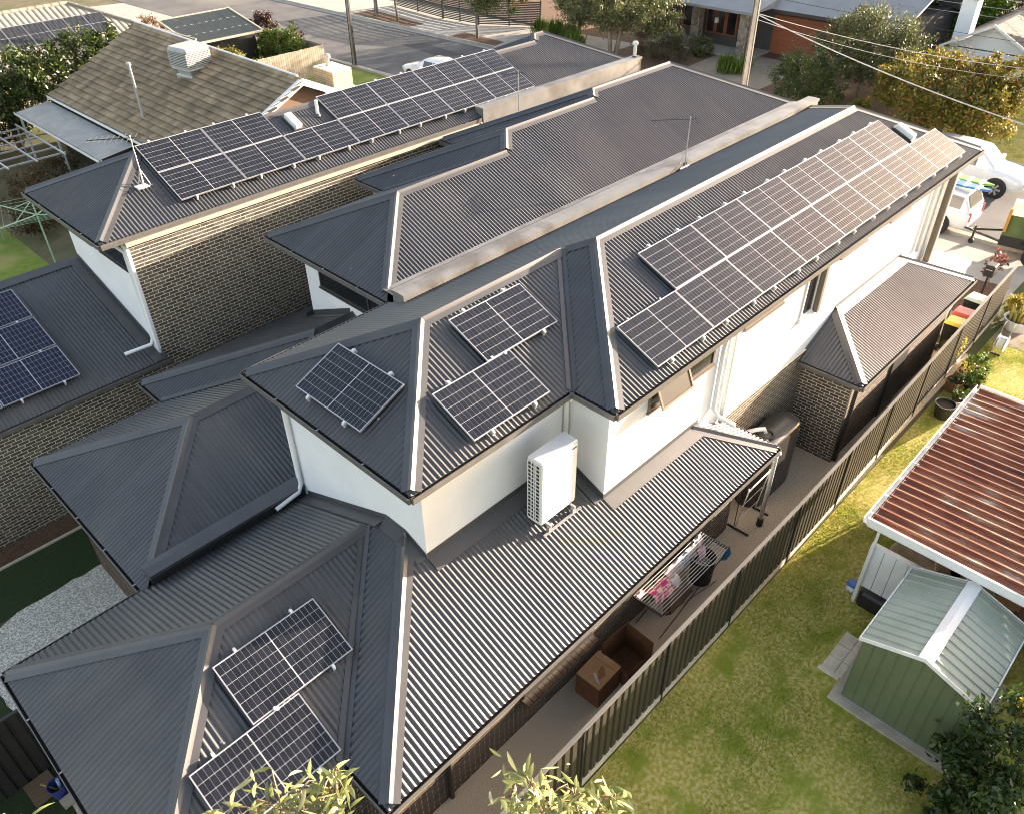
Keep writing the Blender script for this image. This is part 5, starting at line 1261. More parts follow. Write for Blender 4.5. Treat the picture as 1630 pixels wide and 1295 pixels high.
chm = MB().box(20.5, 21.5, 30.6, 32.0, 2, 4.2).build('chimney', K['mortar'], G)
yb = mat('cream_brick', (.42, .34, .20), (.50, .42, .27), rough=.85, scale=4, island=.2)
bricks(chm, (20.5, 30.6, 0), (1, 0, 0), (0, -1, 0), 1.0, 2.6, 4.19, yb); bricks(chm, (20.5, 32.0, 0), (0, -1, 0), (-1, 0, 0), 1.4, 2.6, 4.19, yb)
MB().lathe((21.0, 31.6, 4.2), [(.09, 0), (.09, .3), (.16, .32), (.16, .45), (0, .5)], 12).build('chimney_pot', K['alu'], chm)
# evaporative cooler
ec = thing('evaporative_cooler', 'louvred grey evaporative cooler on the brown tile roof', 'cooler', loc=(16.15, 34.35, 4.35)); ec.rotation_euler = (0, 0, .15)
grey = mat('cooler_plastic', (.40, .40, .38), (.34, .34, .32), rough=.6, scale=4)
MB().mesh([(-.4, -.4, 0), (.4, -.4, 0), (.4, .4, 0), (-.4, .4, 0), (-.46, -.46, .3), (.46, -.46, .3), (.46, .46, .3), (-.46, .46, .3)], [(0, 1, 5, 4), (1, 2, 6, 5), (2, 3, 7, 6), (3, 0, 4, 7)]).build('dropper', K['alu'], ec)
MB().bevbox(-.56, .56, -.56, .56, .28, 1.02, .12).build('casing', K['dark'], ec)
MB().bevbox(-.62, .62, -.62, .62, .95, 1.12, .1).build('lid', grey, ec)
MB().bevbox(-.60, .60, -.60, .60, .26, .34, .05).build('tray', grey, ec)
for k in range(9):
    z = .36 + .066 * k
    for q in ((-.60, .60, -.605, -.575), (-.60, .60, .575, .605), (-.605, -.575, -.57, .57), (.575, .605, -.57, .57)): MB().box(*q, z, z + .036).build('louvre', grey, ec)
MB().bevbox(-.5, .5, -.5, .5, -.35, .02, .02).build('flashing', K['alu'], ec)
flue('roof_flue', 'tall thin galvanised flue on the brown tile roof', (13.45, 34.05, 3.16), 2.1, .055, K['alu'], True)
# patio roof in front of it
pt = thing('patio_cover', 'pale flat metal patio cover below the brown tiled roof', 'patio cover')
for k in range(14):
    a = 33.3 + .62 * k; mb = MB(); corr(mb, [(11.0, a), (12.5, a), (12.5, a + .62), (11.0, a + .62)], lambda x, y: 2.3 + (x - 11.0) * .12, 'x', p=.155, n=10, prof=lambda u: .018 if (u / .155) % 1 < .2 else 0)
    mb.build('roof_sheet', mat('patio_steel', (.40, .39, .36), (.33, .32, .30), rough=.5, scale=2) if k == 0 else bpy.data.materials['patio_steel'], pt)
MB().extr(GP, (10.98, 33.2, 2.3), (10.98, 42.1, 2.3), (-1, 0, 0)).build('gutter', K['pipe'], pt)
for y in (33.5, 37.8, 41.9): MB().box(11.05, 11.13, y - .04, y + .04, 0, 2.28).build('post', K['pipe'], pt)
MB().box(12.6, 12.64, 30, 42, 0, 2.6).build('back_panel', K['dark'], pt)
# pergola bars left of it
pg = thing('pergola', 'open pergola of thin grey bars beside the patio cover', 'pergola')
for k in range(6): MB().box(7.0, 10.7, 36.0 + .9 * k, 36.05 + .9 * k, 2.0, 2.06).build('batten', K['alu'], pg)
for k in range(4): MB().box(7.2 + 1.1 * k, 7.26 + 1.1 * k, 35.6, 41.0, 2.065, 2.12).build('rafter', K['alu'], pg)
for x, y in ((7.2, 35.7), (10.5, 35.7), (10.5, 40.9), (7.2, 40.9)): MB().box(x, x + .06, y, y + .06, -.6, 2.0).build('post', K['alu'], pg)
# rotary clothes line
hh = thing('rotary_clothesline', 'pale green rotary clothes hoist on the back lawn', 'clothesline', loc=(7.7, 31.6, -.58))
hg = mat('hoist_green', (.30, .50, .36), (.24, .42, .30), rough=.5, scale=4)
MB().tube([(0, 0, 0), (0, 0, 2.2), (0, 0, 2.75)], [.03, .03, .02], 8).build('mast', hg, hh)
for k in range(4):
    a = .5 + k * math.pi / 2; d = V(math.cos(a), math.sin(a), 0)
    arm = MB().tube([V(0, 0, 2.2), d * 1.9 + V(0, 0, 2.45)], .022, 6).build('arm', hg, hh)
    MB().tube([V(0, 0, 2.75), d * 1.0 + V(0, 0, 2.32)], .015, 6).build('stay', hg, arm)
for j in range(5):
    r_ = .6 + .3 * j; pts = [V(math.cos(.5 + k * math.pi / 2) * r_, math.sin(.5 + k * math.pi / 2) * r_, 2.2 + .13 * r_) for k in range(5)]
    MB().tube(pts, .006, 4).build('line', hg, hh)
# far-left house with panels
Fh = thing('tiled_house', 'far-left house with pale ribbed tile roof carrying a row of portrait solar panels', 'house')
K['tilef'] = mat('pale_tile', (.25, .225, .18), (.31, .285, .235), rough=.9, scale=2, c3=(.20, .18, .15), s3=1)
fz = lambda x, y: 2.6 + (y - 46.6) * .435
mb = MB(); corr(mb, [(4, 46.6), (22.5, 46.6), (17.9, 51.2), (4, 51.2)], fz, 'y', p=.30, n=8, prof=lambda u: .035 * abs(math.sin(math.pi * u / .30))); mb.build('roof_slope', K['tilef'], Fh)
mb = MB(); corr(mb, [(22.5, 46.6), (22.5, 55.8), (17.9, 51.2)], lambda x, y: 2.6 + (22.5 - x) * .435, 'x', p=.3, n=4, prof=lambda u: .03 * abs(math.sin(math.pi * u / .30))); mb.build('roof_slope', K['tilef'], Fh)
mb = MB(); mb.face([(4, 51.2, 4.6), (17.9, 51.2, 4.6), (22.5, 55.8, 2.6), (4, 55.8, 2.6)]); mb.build('roof_slope', K['tilef'], Fh)
for k in range(14):
    f0, f1 = k / 14, (k + 1.02) / 14; a = V(22.5, 46.6, 2.6).lerp(V(17.9, 51.2, 4.6), f0); b = V(22.5, 46.6, 2.6).lerp(V(17.9, 51.2, 4.6), f1)
    MB().tube([a + V(0, 0, .03), b + V(0, 0, .03)], [.12, .10], 8).build('hip_tile', K['tilef'], Fh)
for k in range(24): MB().tube([(17.9 - .42 * k, 51.2, 4.63), (17.9 - .42 * (k + 1) - .02, 51.2, 4.63)], [.10, .12], 8).build('ridge_tile', K['tilef'], Fh)
MB().box(4, 22.0, 47.1, 55.2, 0, 2.6).build('wall', K['cream'], Fh)
u2 = V(0, math.cos(math.atan(.435)), math.sin(math.atan(.435)))
for k in range(7):
    x = 19.0 - 1.05 * k
    solar('%s portrait panel from the right on the far-left pale roof' % ORD[k], (x, 48.35, fz(0, 48.35)), -u2 if False else u2, (-1, 0, 0), 'portrait solar panels on the far-left house', SP, stand=.12, clamps='none')
# shed with dark sheets
Eh = thing('shed', 'small shed with a dark sheeted roof and pale trim near the street corner', 'shed')
K['dks'] = mat('dark_sheet', (.055, .065, .055), (.075, .085, .075), rough=.55, scale=3)
ez = lambda y: 2.3 + (y - 47.3) * .2
for k in range(5):
    a = 22.6 + .9 * k; mb = MB(); corr(mb, [(a, 47.3), (a + .88, 47.3), (a + .88, 50.9), (a, 50.9)], lambda x, y: ez(y), 'y', p=.11, n=6, a=.012); mb.build('roof_sheet', K['dks'], Eh)
for q in ((22.5, 27.2, 47.2, 47.32), (22.5, 27.2, 50.88, 51.0)):
    zc_ = ez(q[2]); MB().box(*q, zc_ - .06, zc_ + .05).build('trim', K['cream'], Eh)
for x in (22.45, 27.12): MB().mesh([(x, 47.2, ez(47.2) - .06), (x + .1, 47.2, ez(47.2) - .06), (x + .1, 51, ez(51) - .06), (x, 51, ez(51) - .06), (x, 47.2, ez(47.2) + .05), (x + .1, 47.2, ez(47.2) + .05), (x + .1, 51, ez(51) + .05), (x, 51, ez(51) + .05)], [(4, 5, 6, 7), (0, 1, 5, 4), (1, 2, 6, 5), (2, 3, 7, 6), (3, 0, 4, 7)]).build('trim', K['cream'], Eh)
for r_ in range(2):
    for k in range(9): x = 22.9 + .47 * k; MB().box(x, x + .18, 48.3 + 1.3 * r_, 48.36 + 1.3 * r_, ez(48.33 + 1.3 * r_) + .013, ez(48.33 + 1.3 * r_) + .03).build('batten', K['alu'], Eh)
MB().box(22.8, 26.9, 47.8, 50.6, 0, 2.25).build('wall', K['black'], Eh)
MB().mesh([(22.8, 50.6, 2.25), (26.9, 50.6, 2.25), (26.9, 50.6, 2.9), (22.8, 50.6, 2.9)], [(0, 1, 2, 3)]).build('wall', K['black'], Eh)
# paling fences by the tiled house
K['paling'] = mat('pale_paling', (.36, .31, .23), (.28, .24, .18), rough=.9, scale=3, island=.15)
pf = thing('paling_fence', 'pale timber paling fence around the corner garden', 'fence')
for k in range(30):
    x = 24.6 + .15 * k; MB().box(x, x + .135, 43.98, 44.02, 0, 1.62 + .03 * random.random()).build('paling', K['paling'], pf)
for k in range(40):
    y = 44.0 + .15 * k; MB().box(29.08, 29.12, y, y + .135, 0, 1.62 + .03 * random.random()).build('paling', K['paling'], pf)
MB().box(24.5, 29.1, 44.03, 44.09, 1.1, 1.2).build('rail', K['paling'], pf)

# ================================================================== ACROSS THE STREET
# brick-red house with stone pillars
Hh = thing('modern_house', 'modern house with stone pillars, red-brown garage door and grey roof across the street', 'house')
K['dkw'] = mat('charcoal_wall', (.045, .047, .050), (.055, .057, .060), rough=.7, scale=2)
K['gar'] = mat('cedar_panel', (.20, .055, .022), (.26, .08, .035), rough=.6, scale=3, stretch=(1, 1, 9))
K['groof'] = mat('grey_roof', (.20, .205, .21), (.24, .245, .25), rough=.5, scale=1)
MB().box(51.0, 62, 18.5, 34.5, 0, 2.75).build('wall', K['dkw'], Hh)
gd = MB().box(50.90, 50.99, 22.2, 26.4, .1, 2.35).build('garage_door', K['gar'], Hh)
for k in range(8): MB().box(50.87, 50.90, 22.2, 26.4, .12 + .28 * k, .37 + .28 * k).build('door_slat', K['gar'], gd)
bayw = MB().box(50.2, 50.98, 28.5, 30.9, .1, 2.4).build('bay', K['dkw'], Hh)
for (y0, y1) in ((28.55, 29.35), (29.40, 30.1), (30.15, 30.85)):
    wf = MB().box(50.12, 50.2, y0, y1, .8, 2.3).build('window', K['gar'], Hh); MB().box(50.105, 50.12, y0 + .1, y1 - .1, .9, 2.2).build('pane', K['glass'], wf)
wf = MB().box(50.92, 50.99, 31.9, 33.2, .7, 2.3).build('window', K['gar'], Hh); MB().box(50.905, 50.92, 32.0, 33.1, .8, 2.2).build('pane', K['glass'], wf)
K['stone'] = mat('stacked_stone', (.26, .22, .175), (.19, .165, .135), rough=.9, scale=4, island=.35, bump=.6, bscale=30)
for (x, y) in ((49.6, 31.2), (48.6, 27.1)):
    p_ = MB().box(x - .27, x + .27, y - .27, y + .27, 0, 2.7).build('pillar', K['mortar'], Hh)
    st = MB(); r = random.Random(int(x * 10)); z = 0.02
    while z < 2.62:
        h = r.uniform(.09, .17); 
        for fx_, ux__, n__ in ((V(x - .27, y - .28, z), V(1, 0, 0), V(0, -1, 0)), (V(x - .28, y + .27, z), V(0, -1, 0), V(-1, 0, 0))):
            s = 0
            while s < .50:
                l_ = min(r.uniform(.12, .32), .54 - s); c_ = fx_ + ux__ * (s + l_ / 2) + V(0, 0, h / 2)
                MB().obox(c_ + n__ * r.uniform(0, .02), ux__ * (l_ / 2 - .006), n__ * .03, V(0, 0, h / 2 - .006)).build('stone', K['stone'], p_); s += l_
        z += h
MB().mesh([(47.9, 26.2, 2.7), (47.9, 34.9, 2.7), (54, 34.9, 4.6), (54, 30.2, 4.9), (47.9, 26.2, 2.85), (47.9, 34.9, 2.85), (54, 34.9, 4.75), (54, 30.2, 5.05)], [(4, 7, 6, 5), (0, 4, 5, 1), (0, 1, 2, 3)]).build('roof_slope', K['groof'], Hh)
MB().mesh([(47.9, 26.2, 2.84), (54, 30.2, 5.04), (60, 26.2, 4.9), (52, 26.2, 2.84)], [(0, 3, 2, 1)]).build('roof_slope', K['groof'], Hh)
MB().mesh([(49.9, 18, 2.7), (49.9, 27.2, 2.7), (58, 27.2, 5.5), (58, 18, 5.5), (49.9, 18, 2.85), (49.9, 27.2, 2.85), (58, 27.2, 5.65), (58, 18, 5.65)], [(4, 7, 6, 5), (0, 4, 5, 1), (0, 1, 2, 3), (0, 3, 7, 4), (1, 5, 6, 2)]).build('roof_slope', K['groof'], Hh)
MB().box(58, 66, 18, 34, 2.7, 5.6).build('wall', K['dkw'], Hh)
MB().box(48.2, 51, 26.4, 34, .0, .18).build('porch_slab', K['foot'], Hh)
MB().box(49.85, 49.9, 18, 27.2, 2.66, 2.84).build('fascia', K['black'], Hh)
o = MB().bevbox(-.12, .12, -.1, .1, 0, .3, .04).build('soft_toy', K['clw']); o.location = (50.0, 30.0, 1.5); tag(o, 'small white toy hanging in the bay window across the street', 'ornament')
# white gabled house
J = thing('white_house', 'white gabled cottage with tall white chimney at the upper right', 'house')
MB().box(51.2, 62, 4, 15.4, 0, 2.2).build('wall', K['white'], J)
MB().mesh([(51.2, 15.9, 2.15), (51.2, 11.3, 2.15), (51.2, 13.7, 3.45)], [(0, 1, 2)]).build('gable', K['white'], J)
K['dtile'] = mat('dark_tile', (.07, .065, .062), (.10, .092, .085), rough=.85, scale=3)
mb = MB()
def jrow(e0, e1, r0, r1, n):
    for k in range(n):
        a0, a1 = Vector(e0).lerp(Vector(r0), k / n), Vector(e1).lerp(Vector(r1), k / n); b0, b1 = Vector(e0).lerp(Vector(r0), (k + 1) / n), Vector(e1).lerp(Vector(r1), (k + 1) / n)
        MB().mesh([a0 + V(0, 0, .05), a1 + V(0, 0, .05), b1 + V(0, 0, .01), b0 + V(0, 0, .01), a0, a1], [(0, 1, 2, 3), (4, 5, 1, 0)]).build('tile_course', K['dtile'], J)
jrow((50.7, 16.15, 2.15), (62, 16.15, 2.15), (50.7, 13.7, 3.5), (62, 13.7, 3.5), 10)
jrow((50.7, 11.0, 2.1), (54.5, 11.0, 2.1), (50.7, 13.7, 3.5), (54.5, 13.7, 3.5), 10)
jrow((54.6, 3.4, 2.1), (54.6, 11, 2.1), (59, 7, 4.9), (59, 11, 4.9), 14)
for a, b in (((50.66, 16.2, 2.08), (50.66, 13.7, 3.46)), ((50.66, 13.7, 3.46), (50.66, 10.95, 2.02))):
    a, b = Vector(a), Vector(b); MB().mesh([a, b, b + V(0, 0, .14), a + V(0, 0, .14), a + V(.08, 0, .14), b + V(.08, 0, .14)], [(0, 1, 2, 3), (3, 2, 5, 4)]).build('barge_board', K['pipe'], J)
MB().box(50.68, 51.3, 15.2, 16.2, 2.0, 2.1).build('eave_return', K['pipe'], J)
MB().box(50.68, 51.3, 10.95, 11.9, 2.0, 2.1).build('eave_return', K['pipe'], J)
MB().box(51.8, 52.6, 15.2, 16.0, 1.5, 4.4).build('chimney', K['white'], J)
MB().box(51.74, 52.66, 15.14, 16.06, 4.4, 4.5).build('chimney_cap', K['cream'], J)
wf = MB().box(51.12, 51.19, 10.2, 11.4, .4, 1.9).build('window', K['pipe'], J); MB().box(51.10, 51.12, 10.3, 11.3, .5, 1.8).build('pane', K['glass'], wf)
wf = MB().box(51.12, 51.19, 12.6, 13.6, .9, 1.9).build('window', K['pipe'], J); MB().box(51.10, 51.12, 12.7, 13.5, 1.0, 1.8).build('pane', K['glass'], wf)
# slatted screen fence
sf = thing('slat_fence', 'dark horizontal slat screen fence along the far footpath', 'fence')
for seg, ((xa, ya), (xb, yb_)) in enumerate((((43.9, 55.5), (43.4, 49.3)), ((43.4, 49.2), (43.7, 45.9)), ((43.75, 45.8), (46.2, 42.0)))):
    e = V(xb - xa, yb_ - ya, 0); mid = V((xa + xb) / 2, (ya + yb_) / 2, 0); n__ = V(-e.y, e.x, 0).normalized()
    for k in range(14): MB().obox(mid + V(0, 0, .2 + .115 * k), e * .5, n__ * .012, (0, 0, .04)).build('slat', K['dkw'], sf)
    for f_ in (0, .5, 1): MB().obox(V(xa, ya, .9) + e * f_, (.04, 0, 0), (0, .04, 0), (0, 0, .92)).build('post', K['black'], sf)

# power poles and wires
def stobie(label, x, y, h, yaw=0):
    t = thing('power_pole', label, 'power pole', 'power poles in the street', (x, y, 0), yaw)
    mb = MB(); mb.mesh([(-.05, -.10, 0), (.05, -.10, 0), (.05, .10, 0), (-.05, .10, 0), (-.045, -.06, h), (.045, -.06, h), (.045, .06, h), (-.045, .06, h)], [(4, 5, 6, 7), (0, 1, 5, 4), (1, 2, 6, 5), (2, 3, 7, 6), (3, 0, 4, 7)]); mb.build('concrete_core', K['pole'], t)
    for s in (-1, 1):
        MB().mesh([(-.065, s * .105, 0), (.065, s * .105, 0), (.065, s * .15, 0), (-.065, s * .15, 0), (-.06, s * .065, h), (.06, s * .065, h), (.06, s * .10, h), (-.06, s * .10, h)], [(4, 5, 6, 7), (0, 1, 5, 4), (1, 2, 6, 5), (2, 3, 7, 6), (3, 0, 4, 7)]).build('steel_channel', K['black'], t)
    MB().box(-1.1, 1.1, -.05, .05, h - .5, h - .38).build('cross_arm', K['black'], t)
    MB().tube([(.12, .02, 0), (.10, .02, h * .7)], .02, 6).build('conduit', K['pipe'], t)
    return t
stobie('tall power pole in front of the stone-pillared house', 30.4, 16.6, 9.0, .2)
stobie('power pole on the near verge beside the grass strip', 31.15, 43.9, 9.0, .1)
stobie('power pole in the far verge bed', 40.65, 53.7, 9.0, 0)
def wire(label, a, b, sag, r, m=None):
    a, b = Vector(a), Vector(b); pts = [a.lerp(b, i / 14) - V(0, 0, sag * 4 * (i / 14) * (1 - i / 14)) for i in range(15)]
    o = MB().tube(pts, r, 5).build('overhead_wire', m or K['wire']); tag(o, label, 'wire', 'overhead wires')
wire('thick pale service wire sweeping down to the right from the tall pole', (30.4, 16.5, 6.85), (32.0, 4.9, 4.3), .25, .022)
wire('upper pale wire crossing the autumn tree towards the white house', (30.4, 16.7, 6.9), (45, 8.3, 3.3), .35, .014)
wire('second thin wire just under the upper pale wire', (30.4, 16.7, 6.7), (45, 8.1, 2.9), .45, .010)
wire('dark wire crossing the grey roof across the street', (33, 26, 7.4), (51, 10.5, 2.9), .2, .011, K['wireb'])
for k in range(4):
    wire('%s of four parallel street wires before the tall green trees' % ('lowest', 'second lowest', 'second highest', 'highest')[k], (46 + .3 * k, 26 - 1.2 * k, 4.9 + .45 * k), (58, 11.5 - .3 * k, 2.6 + .45 * k), .1, .012)

# ================================================================== VEHICLES
def loft(mb, rings, m=0, capends=True):
    n = len(rings[0]); vs = [p for r in rings for p in r]
    fs = [(i * n + j, i * n + (j + 1) % n, (i + 1) * n + (j + 1) % n, (i + 1) * n + j) for i in range(len(rings) - 1) for j in range(n)]
    if capends: fs += [tuple(range(n - 1, -1, -1)), tuple(range((len(rings) - 1) * n, len(rings) * n))]
    mb.mesh(vs, fs, m)
def car(name, label, loc, rz, st, gh, wheels, wr, paint, cat='car', tail=False):
    """st: stations (x, halfwidth, zbottom, ztop); gh: greenhouse stations (x, hw_bottom, zb, hw_top, zt)"""
    t = thing(name, label, cat, None, loc, rz)
    def ring(x, hw, zb, zt):
        q = [(hw * .90, zb), (hw * .985, zb + .14), (hw, zb + (zt - zb) * .55), (hw * .975, zt - .07), (hw * .90, zt - .012), (hw * .5, zt + .012)]
        return [(x, y, z) for y, z in q] + [(x, -y, z) for y, z in q[::-1]]
    mb = MB(); loft(mb, [ring(*s) for s in st]); smooth_by_angle(mb.build('body', paint, t), 40)
    def gr(x, hb, zb, ht, zt): return [(x, hb, zb), (x, (hb * .35 + ht * .65), zb + (zt - zb) * .62), (x, ht, zt - .05), (x, ht * .88, zt), (x, -ht * .88, zt), (x, -ht, zt - .05), (x, -(hb * .35 + ht * .65), zb + (zt - zb) * .62), (x, -hb, zb)]
    mb = MB(); loft(mb, [gr(*g_) for g_ in gh]); smooth_by_angle(mb.build('cabin', paint, t), 40)
    # glass: side windows and screens, slightly proud of the cabin
    def lerp(a, b, f): return tuple(a[i] + (b[i] - a[i]) * f for i in range(len(a)))
    body = gh[1:-1]
    for s in (1, -1):
        for a, b in zip(body[:-1], body[1:]):
            x0, x1 = a[0] + (.05 if b[0] > a[0] else -.05), b[0] - (.05 if b[0] > a[0] else -.05)
            def P(f, h):
                g_ = lerp(a, b, f); y = g_[1] + (g_[3] - g_[1]) * h * .95 + .012; return (g_[0], s * y, g_[2] + (g_[4] - g_[2]) * h)
            q = [P(.06, .10), P(.94, .10), P(.94, .80), P(.06, .80)]
            MB().face(q if s < 0 else q[::-1]).build('side_window', K['glass'], t)
    for a, b, nm, sg in ((gh[0], gh[1], 'windscreen', 1), (gh[-1], gh[-2], 'rear_window', -1)):
        q = []
        for f, ss in ((.12, -1), (.12, 1), (.88, 1), (.88, -1)):
            x = a[0] + (b[0] - a[0]) * f; z = a[4] + (b[4] - a[4]) * f; hw = (a[3] + (b[3] - a[3]) * f) * .88
            q.append((x + sg * .012, ss * hw, z + .014))
        MB().face(q).build(nm, K['glass'], t)
    for wx in wheels:
        for s in (1, -1):
            y = s * (max(q[1] for q in st) - .10)
            MB().tube([(wx, s * (max(q[1] for q in st) - .02), wr + .02), (wx, s * (max(q[1] for q in st) + .004), wr + .02)], wr * 1.22, 20).build('wheel_arch', K['dark'], t)
            w_ = MB().tube([(wx, y - .10 * s, wr), (wx, y + .118 * s, wr)], wr, 22).build('wheel', K['tyre'], t)
            MB().tube([(wx, y + .119 * s, wr), (wx, y + .124 * s, wr)], wr * .68, 18).build('hub', K['dark'], w_)
            for k in range(6):
                an = k * math.pi / 3; d = V(math.cos(an), 0, math.sin(an)); n__ = V(-math.sin(an), 0, math.cos(an))
                MB().obox(V(wx, y + .128 * s, wr) + d * wr * .36, d * wr * .30, n__ * wr * .10, V(0, .006, 0)).build('spoke', K['rim'], w_)
    fx_, hw, zb, zt = st[-1] if st[-1][0] > st[0][0] else st[0]
    for s in (1, -1):
        MB().obox((fx_ - .12, s * hw * .78, zt - .10), (.16, 0, 0), (0, .17, 0), (0, 0, .055)).build('headlight', K['lamp'], t)
        MB().obox((gh[0][0] - .25, s * (gh[1][1] + .14), gh[0][2] + .12), (.07, 0, 0), (0, .10, 0), (0, 0, .08)).build('mirror', paint, t)
        MB().obox((st[0][0] + .02, s * st[0][1] * .86, st[0][3] - .14), (.04, 0, 0), (0, .07, 0), (0, 0, .16)).build('tail_light', K['red'], t)
    MB().obox((fx_ + .005, 0, zb + .2), (.03, 0, 0), (0, hw * .55, 0), (0, 0, .09)).build('grille', K['dark'], t)
    MB().obox((fx_ + .0, 0, zt - .2), (.03, 0, 0), (0, hw * .5, 0), (0, 0, .05)).build('grille', K['dark'], t)
    return t
suvS = [(-2.3, .78, .45, .95), (-2.15, .88, .34, 1.02), (-1.4, .92, .30, 1.05), (0, .93, .30, 1.06), (.9, .93, .30, 1.05), (1.55, .91, .30, .99), (2.05, .86, .34, .92), (2.28, .74, .42, .84), (2.36, .62, .46, .76)]
suvG = [(1.12, .84, 1.0, .70, 1.05), (.42, .88, 1.03, .68, 1.66), (-.35, .88, 1.04, .68, 1.72), (-1.2, .88, 1.04, .67, 1.70), (-1.85, .86, 1.02, .66, 1.62), (-2.2, .82, 1.0, .70, 1.05)]
car('suv', 'white four-wheel drive parked facing right at the far kerb', (37.7, 9.35, .01), -math.pi / 2, suvS, suvG, (1.38, -1.35), .37, K['carw'])
wag = car('wagon', 'white wagon with boards on its roof rack, hitched to the trailer', (32.85, 9.75, .01), math.pi / 2, [(-2.35, .80, .42, .95), (-2.2, .87, .36, 1.02)] + suvS[2:], [(1.12, .84, 1.0, .70, 1.05), (.5, .88, 1.03, .68, 1.62), (-.35, .88, 1.04, .68, 1.68), (-1.2, .88, 1.04, .67, 1.67), (-2.0, .86, 1.02, .66, 1.60), (-2.28, .82, 1.0, .70, 1.05)], (1.38, -1.35), .36, K['carw'])
for x in (-1.3, -.1): MB().box(x - .02, x + .02, -.66, .66, 1.74, 1.78).build('roof_bar', K['black'], wag)
def board(label, c, m1, m2, L=2.5, w_=.28):
    n = 12; pts = []
    for i in range(n + 1):
        u = i / n * 2 - 1; hw = w_ * (1 - abs(u) ** 2.6) + .02; pts.append((u * L / 2, hw))
    t = thing('surfboard', label, 'board', 'boards on the wagon roof', c, math.pi / 2)
    mb = MB(); loft(mb, [[(x, hw, 0), (x, hw * .8, .05), (x, -hw * .8, .05), (x, -hw, 0), (x, -hw * .6, -.03), (x, hw * .6, -.03)] for x, hw in pts]); mb.build('deck', m1, t)
    for x in (-.9, -.45, .0): MB().box(x, x + .14, -w_ * .95, w_ * .95, .0505, .056).build('stripe', m2, t)
board('blue board with white stripes on the wagon roof', (32.5, 8.35, 1.84), mat('board_blue', (.03, .17, .36), rough=.3), K['carw'])
board('green board with white stripes on the wagon roof', (33.1, 8.45, 1.84), mat('board_green', (.14, .36, .05), rough=.3), K['carw'])
sed = car('sedan', 'white car roof just visible beyond the left panel row', (32.3, 37.6, .01), math.pi / 2, [(-2.2, .7, .4, .85), (-2.0, .85, .3, .92), (-1, .88, .28, .94), (.6, .88, .28, .93), (1.5, .86, .28, .86), (2.1, .72, .35, .74)], [(1.0, .8, .9, .66, .95), (.2, .84, .92, .6, 1.38), (-.6, .84, .92, .6, 1.42), (-1.2, .82, .92, .6, 1.36), (-1.8, .78, .9, .66, .95)], (1.3, -1.3), .31, K['carw'])
# trailer
tr = thing('trailer', 'green canvas-covered box trailer behind the white wagon', 'trailer', loc=(32.4, 4.9, 0), rz=.16)
grn = mat('green_canvas', (.062, .095, .028), (.085, .12, .04), rough=.85, scale=3); grl = mat('pale_canvas', (.36, .40, .25), (.28, .33, .18), rough=.85, scale=1.6)
MB().box(-.85, .85, -1.3, 1.3, .48, .86).build('tray', K['dark'], tr)
MB().mesh([(-.84, -1.28, .86), (.84, -1.28, .86), (.84, 1.28, .86), (-.84, 1.28, .86), (-.82, -1.26, 1.62), (.82, -1.26, 1.62), (.82, 1.26, 1.62), (-.82, 1.26, 1.62)], [(0, 1, 5, 4), (1, 2, 6, 5), (2, 3, 7, 6), (3, 0, 4, 7)]).build('canvas_side', grn, tr)
mb = MB(); n = 9; vs = []
for j in range(n):
    for i in range(n): u, v = i / (n - 1) * 2 - 1, j / (n - 1) * 2 - 1; vs.append((u * .84, v * 1.28, 1.64 - .07 * math.sin(3 * v + 2 * u) * (1 - u * u) + .05 * (1 - u * u)))
mb.mesh(vs, [(j * n + i, j * n + i + 1, (j + 1) * n + i + 1, (j + 1) * n + i) for j in range(n - 1) for i in range(n - 1)]); mb.build('canvas_top', grl, tr, smooth=True)
for s in (-1, 1):
    w_ = MB().tube([(s * .90, .1, .34), (s * 1.08, .1, .34)], .34, 20).build('wheel', K['tyre'], tr); MB().tube([(s * 1.081, .1, .34), (s * 1.088, .1, .34)], .19, 14).build('hub', K['rim'], w_)
    MB().box(s * 1.0 - .13, s * 1.0 + .13, -.4, .6, .72, .76).build('mudguard', K['black'], tr)
MB().tube([(-.55, 1.3, .5), (0, 2.35, .48), (.3, 2.9, .46)], .045, 6).build('drawbar', K['black'], tr); MB().tube([(.55, 1.3, .5), (.05, 2.35, .48)], .045, 6).build('drawbar', K['black'], tr)
MB().tube([(-.1, 2.2, .1), (-.1, 2.2, .7)], .04, 8).build('jockey_post', K['black'], tr); MB().tube([(-.16, 2.2, .1), (-.04, 2.2, .1)], .1, 12).build('jockey_wheel', K['tyre'], tr)
MB().box(-.9, -.8, 1.2, 1.3, 1.0, 1.86).build('timber_stake', mat('orange_timber', (.45, .21, .04), rough=.7), tr)

